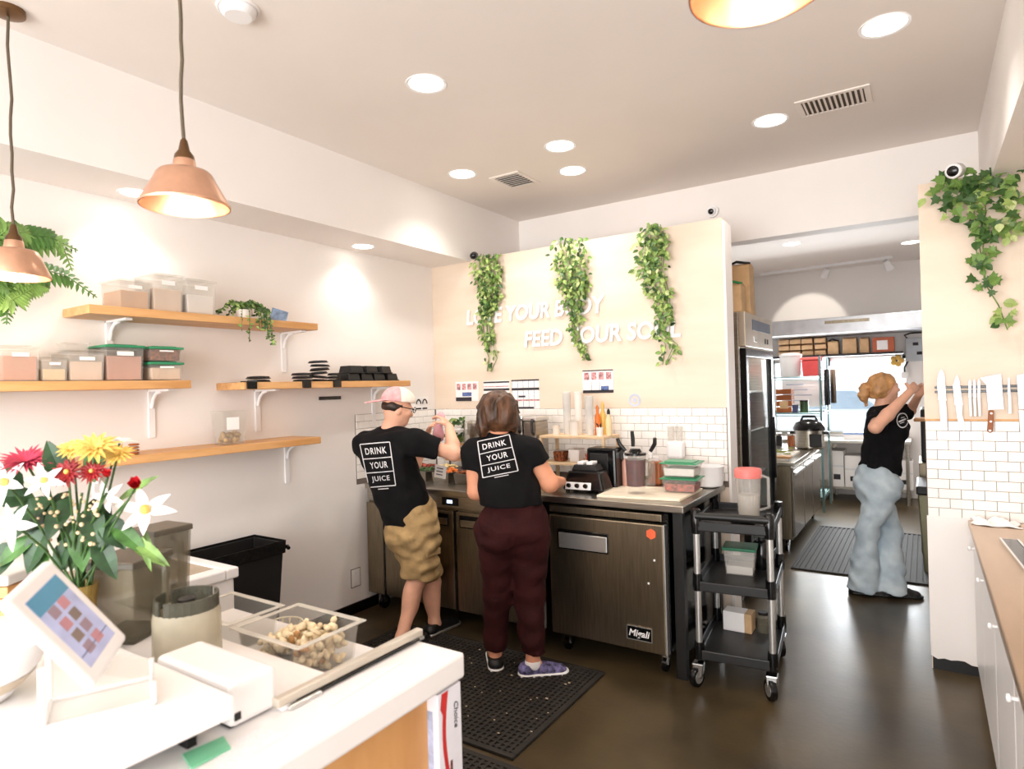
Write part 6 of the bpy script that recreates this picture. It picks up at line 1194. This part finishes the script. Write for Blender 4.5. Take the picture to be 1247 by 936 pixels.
# ------------------------------------------------------------------ the kitchen worker
def make_cook():
    d = 4.70; U = V((0, 0, 1)); th = math.radians(112); F3 = FWn*math.cos(th)+RTn*math.sin(th); S3 = RTn*math.cos(th)-FWn*math.sin(th)
    t = thing('person', 'person with copper ponytail, black T-shirt and flared pale jeans reaching up in the kitchen', 'person', Vector((-.34, 5.38, 0)))
    ch = J(1078, 520, d); nk = J(1072, 494, d); wa = J(1074, 553, d); hips = J(1069, 590, d); RS = J(1070, 508, d-.16); LS = J(1082, 504, d+.15); hc = J(1077, 472, d-.01); hF = RTn*.985-FWn*.10+U*.06; hF /= np.linalg.norm(hF); hS = np.cross(hF, U); hS /= np.linalg.norm(hS); hU = np.cross(hS, hF)
    RE = J(1064, 514, d-.30); RE = J(1068, 519, d-.36); RW = J(1108, 477, d-.30); LE = J(1108, 500, d+.22); LW = J(1119, 480, d+.0)
    RE = RS+(J(1066, 520, d-.36)-RS); 
    LH, RH = hips+FWn*.085, hips-FWn*.085; RK = J(1056, 646, d-.06); LK = J(1084, 646, d+.03); RA = V((*PZ(1050, 708, .09)[:2], .09)); LA = V((*PZ(1083, 710, .09)[:2], .09))
    P = [cap(ch, wa, .130, .112, k=.05, flat=(F3, 1.15)), cap(LS, RS, .052, .052, k=.06), cap(wa, hips, .115, .145, k=.06, flat=(F3, 1.1)), cap(nk-U*.04, hc-hU*.06-hF*.01, .050, .046, k=.04)]+head_prims(hc, hF, hS, hU, .95)
    P += [cap(RS, RE, .045, .041, k=.03), cap(RE, RE+(RW-RE)*.35, .041, .042, k=.02), cap(RE+(RW-RE)*.35, RW, .042, .026, k=.02), cap(LS, LE, .045, .040, k=.03), cap(LE, LW, .038, .026, k=.02)]
    hand(P, RW, J(1119, 467, d-.24)-RW, FWn-U*.3, U, .45, .95); hand(P, LW, RTn*.6+U*.7-FWn*.2, -FWn, -RTn, .5, .95)
    for H_, K, A in ((RH, RK, RA), (LH, LK, LA)): P += [cap(H_, K, .09, .055, k=.03), cap(K, A, .052, .034, k=.02), cap(A, A-U*.05, .036, .034, k=.02), cap(A-F3*.03-U*.055, A+F3*.14-U*.06, .026, .020, k=.03)]
    sdf_part('body', t, P, .0075, m_skin2, cuts=[(V((0, 0, .004)), -U)])
    for q in (-1, 1):
        c = V(hc)+hF*.075+hS*.030*q+hU*.006-V(t.location); e = MB().sphere(c, .0115, 12, 8).build('eye', m_whitep, t, smooth='all'); MB().sphere(c+hF*.0075, .0055, 10, 6).build('iris', m_ink, e, smooth='all')
    sl, sl2 = RS+(RE-RS)*.60, LS+(LE-LS)*.85
    shp = [cap(ch, wa, .150, .132, k=.05, flat=(F3, 1.1)), cap(LS, RS, .062, .062, k=.06), cap(wa, hips+U*.02, .134, .158, k=.06, flat=(F3, 1.1)), ell(ch+F3*.075-U*.02, (.07, .12, .07), (F3, S3, U), k=.05), cap(nk-U*.04, nk-U*.004, .072, .056, k=.04), cap(RS, RE, .060, .066, k=.04, clip=[(sl, RE-RS)]), cap(LS, LE, .060, .064, k=.04, clip=[(sl2, LE-LS)])]
    shirt = sdf_part('t_shirt', t, shp, .008, m_tee, noise=.007, nscale=26, seed=12, cuts=[(J(1070, 573, d), -U-RTn*.30), (nk+U*.006, U-F3*.2)])
    tree = bvh_of(shirt); ring = []
    for r0_, r1_ in ((.40, .47),):
        n = 36; vs = []
        for i in range(n): a = 2*math.pi*i/n; vs += [(.5+r0_*math.cos(a), .5+r0_*math.sin(a)), (.5+r1_*math.cos(a), .5+r1_*math.sin(a))]
        ring.append((vs, [(2*i, 2*i+1, (2*i+3) % (2*n), (2*i+2) % (2*n)) for i in range(n)]))
    ring += [bar(.2, .58, .8, .42, .09), bar(.3, .68, .62, .60, .04), bar(.38, .36, .7, .30, .04)]
    project_print('chest_logo', [(1090.5, 502.5), (1106, 501), (1106.5, 521.5), (1091.5, 522)], ring, tree, mat('white_print', rgb(226, 224, 226), .8), t)
    jn = [cap(hips+U*.07, hips, .150, .160, k=.05, flat=(F3, 1.1)), ell(hips-F3*.06-U*.02, (.10, .14, .12), (F3, S3, U), k=.04)]
    for H_, K, A in ((RH, RK, RA), (LH, LK, LA)): e = V((A[0], A[1], .035)); jn += [cap(H_, K, .110, .076, k=.04), cap(K, V((A[0], A[1], .0)), .072, .112, k=.03, clip=[(e, -U)])]
    sdf_part('jeans', t, jn, .008, m_denim, noise=.0065, nscale=28, seed=14, cuts=[(J(1070, 566, d), U+RTn*.1)])
    A3 = np.array([hF, hS, hU]); sdf_part('hair', t, [ell(hc+hU*.016-hF*.018, (.104, .086, .100), A3, k=.02), ell(hc-hF*.055-hU*.02, (.06, .075, .07), A3, k=.03)], .006, m_hair2, noise=.004, nscale=50, seed=6, cuts=[(hc+hF*.040+hU*.02, hF-hU*.75), (hc-hU*.075, -hU)])
    q0 = hc-hF*.105+hU*.012; sdf_part('ponytail', t, [cap(q0+hF*.02, q0-hF*.03, .026, .03, k=.02), cap(q0-hF*.03, q0-hF*.05-hU*.06, .034, .032, k=.02), cap(q0-hF*.05-hU*.06, q0-hF*.035-hU*.125, .030, .012, k=.02)], .006, m_hair2, noise=.005, nscale=60, seed=7)
    for A in (RA, LA): shoe('shoe', t, V((A[0], A[1], 0))-F3*.08, V((A[0], A[1], 0))+F3*.19, .095, .07, m_black, m_black)
make_cook()
# ================================================================== CLUTTER BEHIND THE WORKERS
ZP = .9255
def xat(px, py, y): return PY(px, py, y).x
# open steel lid / hot wells behind the woman
for i, (pa, pb, pt, lab) in enumerate(((629, 643.5, 505, 'stainless food well cover beside the head of the person in maroon'), (645, 660, 507, 'stainless food well cover with a curved black handle next to the cup rack'))):
    y = 3.86; xa, xb = xat(pa, 540, y), xat(pb, 540, y); zt_ = PY((pa+pb)/2, pt, y).z; t = thing('steel_cover', lab, 'cover', ((xa+xb)/2, y, ZP), 0, 'steel covers on the prep table'); w = xb-xa
    bx('box', -w/2, w/2, -.08, .10, 0, zt_-ZP-.03, m_steel, t, .01); bx('top_rim', -w/2-.004, w/2+.004, -.085, .105, zt_-ZP-.03, zt_-ZP, m_alu, t, .008)
    MB().tube([(w*.25, -.085, zt_-ZP-.02), (w*.42, -.12, zt_-ZP-.03), (w*.45, -.12, zt_-ZP-.10), (w*.35, -.09, zt_-ZP-.12)], .010, 8).build('handle', m_black, t, smooth=True)
# condiment rack
y = 3.93; xa, xb = xat(668, 545, y), xat(746, 545, y); z1, z2 = PY(705, 529, y).z, PY(705, 561, y).z
z2 = max(z2, ZP+.10); t = thing('condiment_rack', 'two-tier pale wooden condiment rack against the tile', 'rack', (xa, y, 0)); w = xb-xa
for z, nm in ((z1, 'upper_shelf'), (z2, 'lower_shelf')): bx(nm, 0, w, -.13, .12, z-.018, z, mat('pale_wood', rgb(226, 196, 158), .6, var=.08), t, .003)
for x in (.01, w-.01):
    for yy_ in (-.12, .11): bx('post', x-.01, x+.01, yy_-.01, yy_+.01, .9455 if x > .15 else .926, z1-.018, mat('pale_wood', rgb(226, 196, 158)), t)
def stack(px, py_top, r, m, label, yo=0.0, name='cup_stack', zb=None, cat='cups', taper=.86):
    zb = z1 if zb is None else zb; yy_ = y+yo; p = Vector((xat(px, 520, yy_), yy_, zb+.0005)); h = PY(px, py_top, yy_).z-zb; t = thing(name, label, cat, p, 0, 'cup stacks on the condiment rack')
    MB().lathe([(r*taper, 0), (r, h*.9), (r*1.04, h*.93), (r*.9, h*.93), (r*.8, h*.5), (.002, h*.5)], 18, cap=False).build('outer_cup', m, t, smooth=True)
    for k in range(4): MB().lathe([(r*1.02, h*(.93+.018*k)), (r*1.06, h*(.94+.018*k)), (r*.9, h*(.95+.018*k))], 18, cap=False).build('cup_rim', m, t, smooth=True)
m_cupw = mat('white_cup', rgb(244, 238, 230), .4, var=.02); m_cupc = mat('clear_cup', rgb(238, 236, 232), .2, alpha=.55)
stack(691, 477, .028, m_cupc, 'tall stack of clear cups at the end of the condiment rack'); stack(705, 477, .028, m_cupw, 'tall stack of white cups next to the clear cups', .03); stack(718, 482, .030, m_cupc, 'clear cup stack between the white cups and the sauces', -.03); stack(677, 517, .026, m_cupw, 'short stack of white cups at the rack end', -.05); stack(699, 512, .032, m_cupw, 'short wide stack of white cups before the tall stacks', -.08)
m_or = mat('orange_sauce', rgb(226, 120, 44), .35, var=.1); m_yl = mat('mustard_sauce', rgb(232, 190, 96), .35, var=.1)
for px, m, lab, yo, hh in ((728, m_or, 'orange sauce bottle on the condiment rack', .0, .17), (734.5, m_yl, 'mustard yellow bottle on the condiment rack', .05, .19), (741.5, mat('cream_pouch', rgb(238, 214, 170), .5), 'cream bottle with a dark cap on the condiment rack', -.02, .15)):
    p = Vector((xat(px, 520, y+yo), y+yo, z1+.0005)); t = thing('sauce_bottle', lab, 'bottle', p, 0, 'sauce bottles on the condiment rack'); MB().lathe([(.020, 0), (.021, .01), (.021, hh*.7), (.010, hh*.9), (.009, hh)], 14).build('body', m, t, smooth=True); MB().lathe([(.011, hh*.95), (.011, hh*1.08), (.004, hh*1.2)], 12).build('cap', m_black if px > 740 else m, t, smooth=True)
p = Vector((xat(731, 520, y-.09), y-.10, z1+.0005)); t = thing('tongs_cup', 'white cup of black-handled tongs at the front of the condiment rack', 'cup', p); MB().lathe([(.020, 0), (.024, .06), (.022, .06), (.019, .01), (.002, .008)], 14, cap=False).build('cup', m_cupw, t, smooth=True)
for dx in (-.012, .010): MB().tube([(dx*.4, 0, .01), (dx, 0, .075), (dx*1.5, -.01, .085), (dx*.6, -.01, .07)], .004, 6).build('tongs', m_black, t, smooth=True)
for px, m, h, lab in ((683, m_cocoa, .07, 'dark nut jar on the lower tier of the condiment rack'), (702, m_paper, .085, 'white napkin box on the lower tier of the condiment rack'), (722, m_straw, .06, 'red berry tub on the lower tier of the condiment rack')):
    p = Vector((xat(px, 552, y-.04), y-.04, z2+.0005)); t = thing('small_tub', lab, 'container', p, 0, 'tubs on the lower rack tier'); MB().frus(0, 0, 0, h, .036, .036, .042, .042).build('tub', m, t, .006); bx('lid', -.044, .044, -.044, .044, h, h+.008, m_frost, t, .003)
# ingredient pans on the prep table
cols = [('chopped green kale', m_lf[0]), ('orange mango cubes', m_or), ('brown granola', m_cocoa), ('sliced strawberries', m_straw), ('pale banana slices', m_oat), ('dark berries', mat('dark_berry', rgb(70, 40, 66), .5, var=.4, scale=60, bump=.5))]
k = 0
for r_, yy_ in enumerate((3.58, 3.77)):
    for px in (518, 545, 572):
        x = xat(px, 580, yy_); nm_, m = cols[k]; k += 1
        t = thing('ingredient_pan', 'steel ingredient pan of %s on the prep table' % nm_, 'pan', (x, yy_, ZP), 0, 'ingredient pans'); open_box(MB(), .155, .17, .075, .004, .92).build('pan', m_steel, t, .005)
        mb = MB(); rn = random.Random(k)
        for i in range(40): mb.sphere((rn.uniform(-.06, .06), rn.uniform(-.065, .065), .055+rn.uniform(0, .03)), (rn.uniform(.012, .02), rn.uniform(.01, .018), rn.uniform(.008, .014)), 7, 5)
        mb.build('ingredients', m, t, smooth='all')['kind'] = 'stuff'
p = Vector((xat(534, 570, 3.42), 3.42, ZP)); t = thing('price_card', 'small white handwritten card propped at the ingredient pans', 'card', p, .2); MB().box(-.045, .045, -.002, .002, .05, .14, Matrix.Rotation(.15, 4, 'Y')).build('card', m_paper, t); bx('holder', -.03, .03, -.02, .02, 0, .05, m_clear, t, .003)
for i in range(3): MB().box(-.03, .02, -.0032, -.002, .115-.022*i, .121-.022*i, Matrix.Rotation(.15, 4, 'Y')).build('writing_line', m_dark, t)
# herb tray and juicer by the man's hands
p = Vector((xat(557, 560, 4.0), 4.0, ZP)); t = thing('herb_stand', 'two-tier stand of green herbs behind the hands of the person in the cap', 'stand', p); 
for z in (.10, .22, .34): bx('tray', -.08, .08, -.06, .06, z, z+.012, m_wood if z < .3 else m_paper, t, .003)
for sx in (-.075, .075): bx('post', sx-.006, sx+.006, -.006, .006, 0, .40, m_steel, t)
mb = MB(); rn = random.Random(61)
for i in range(120): add_leaf(mb, (rn.uniform(-.07, .07), rn.uniform(-.05, .05), rn.choice((.12, .24, .36))+rn.random()*.06), (rn.uniform(-1, 1), rn.uniform(-1, .3), rn.uniform(-.2, 1)), (0, -1, .5), .045, .04, rn.choice((0, 0, 1, 2)))
mb.build('herbs', m_lf, t)['kind'] = 'stuff'
p = Vector((xat(578, 560, 3.98), 3.98, ZP)); t = thing('juicer', 'tall stainless juicer column between the two workers', 'juicer', p); MB().lathe([(.055, 0), (.055, .06), (.035, .08), (.035, .30), (.05, .32), (.05, .40), (.03, .42)], 20).build('column', m_steel, t, smooth=True); bx('base', -.08, .08, -.08, .06, 0, .03, m_steel2, t, .01)
# tiny wooden spool at the flower end of the lowest shelf
p = PX(163, 548, WL+.2); t = thing('wooden_spool', 'small coiled wooden ornament at the flower end of the lowest shelf', 'ornament', (p.x, p.y, S4))
for i in range(4): MB().lathe([(.020, .002+.014*i), (.026, .006+.014*i), (.020, .012+.014*i)], 14).build('coil', m_amber, t, smooth=True)
# security cameras
def seccam(p, m, label, aim, r=.03):
    t = thing('security_camera', label, 'camera', p); d_ = Vector(aim).normalized(); M_ = d_.to_track_quat('Z', 'Y').to_matrix().to_4x4()
    MB().lathe([(r*.8, -r*1.6), (r, -r*1.2), (r, r*.9), (r*.8, r*1.1)], 18, M=M_).build('housing', m, t, smooth=True); MB().lathe([(r*.75, r*1.08), (r*.6, r*1.2), (.001, r*1.25)], 16, M=M_).build('lens', m_blackg, t, smooth=True)
    return t
p = PY(577, 311, D-.05); t = seccam(p, m_black, 'small black security camera at the soffit corner by the first plant', (.5, -1, -.35), .028); MB().tube([(0, .02, 0), (0, .045, .02)], .008).build('mount', m_black, t)
p = PY(1163, 208, D-.10); t = seccam(p, m_whitep, 'white security camera with a black lens on the ivy column', (-.3, -1, -.25), .038); MB().tube([(0, .03, 0), (0, .098, .0)], .010).build('mount', m_whitep, t)
p = PY(867, 257, HY-.03); t = seccam(p, m_whitep, 'small white dome sensor on the header wall above the birch partition', (0, -1, -.3), .030); MB().lathe([(.045, 0), (.045, .028)], 18, M=Matrix.Rotation(-math.pi/2, 4, 'X')).build('mount', m_whitep, t)
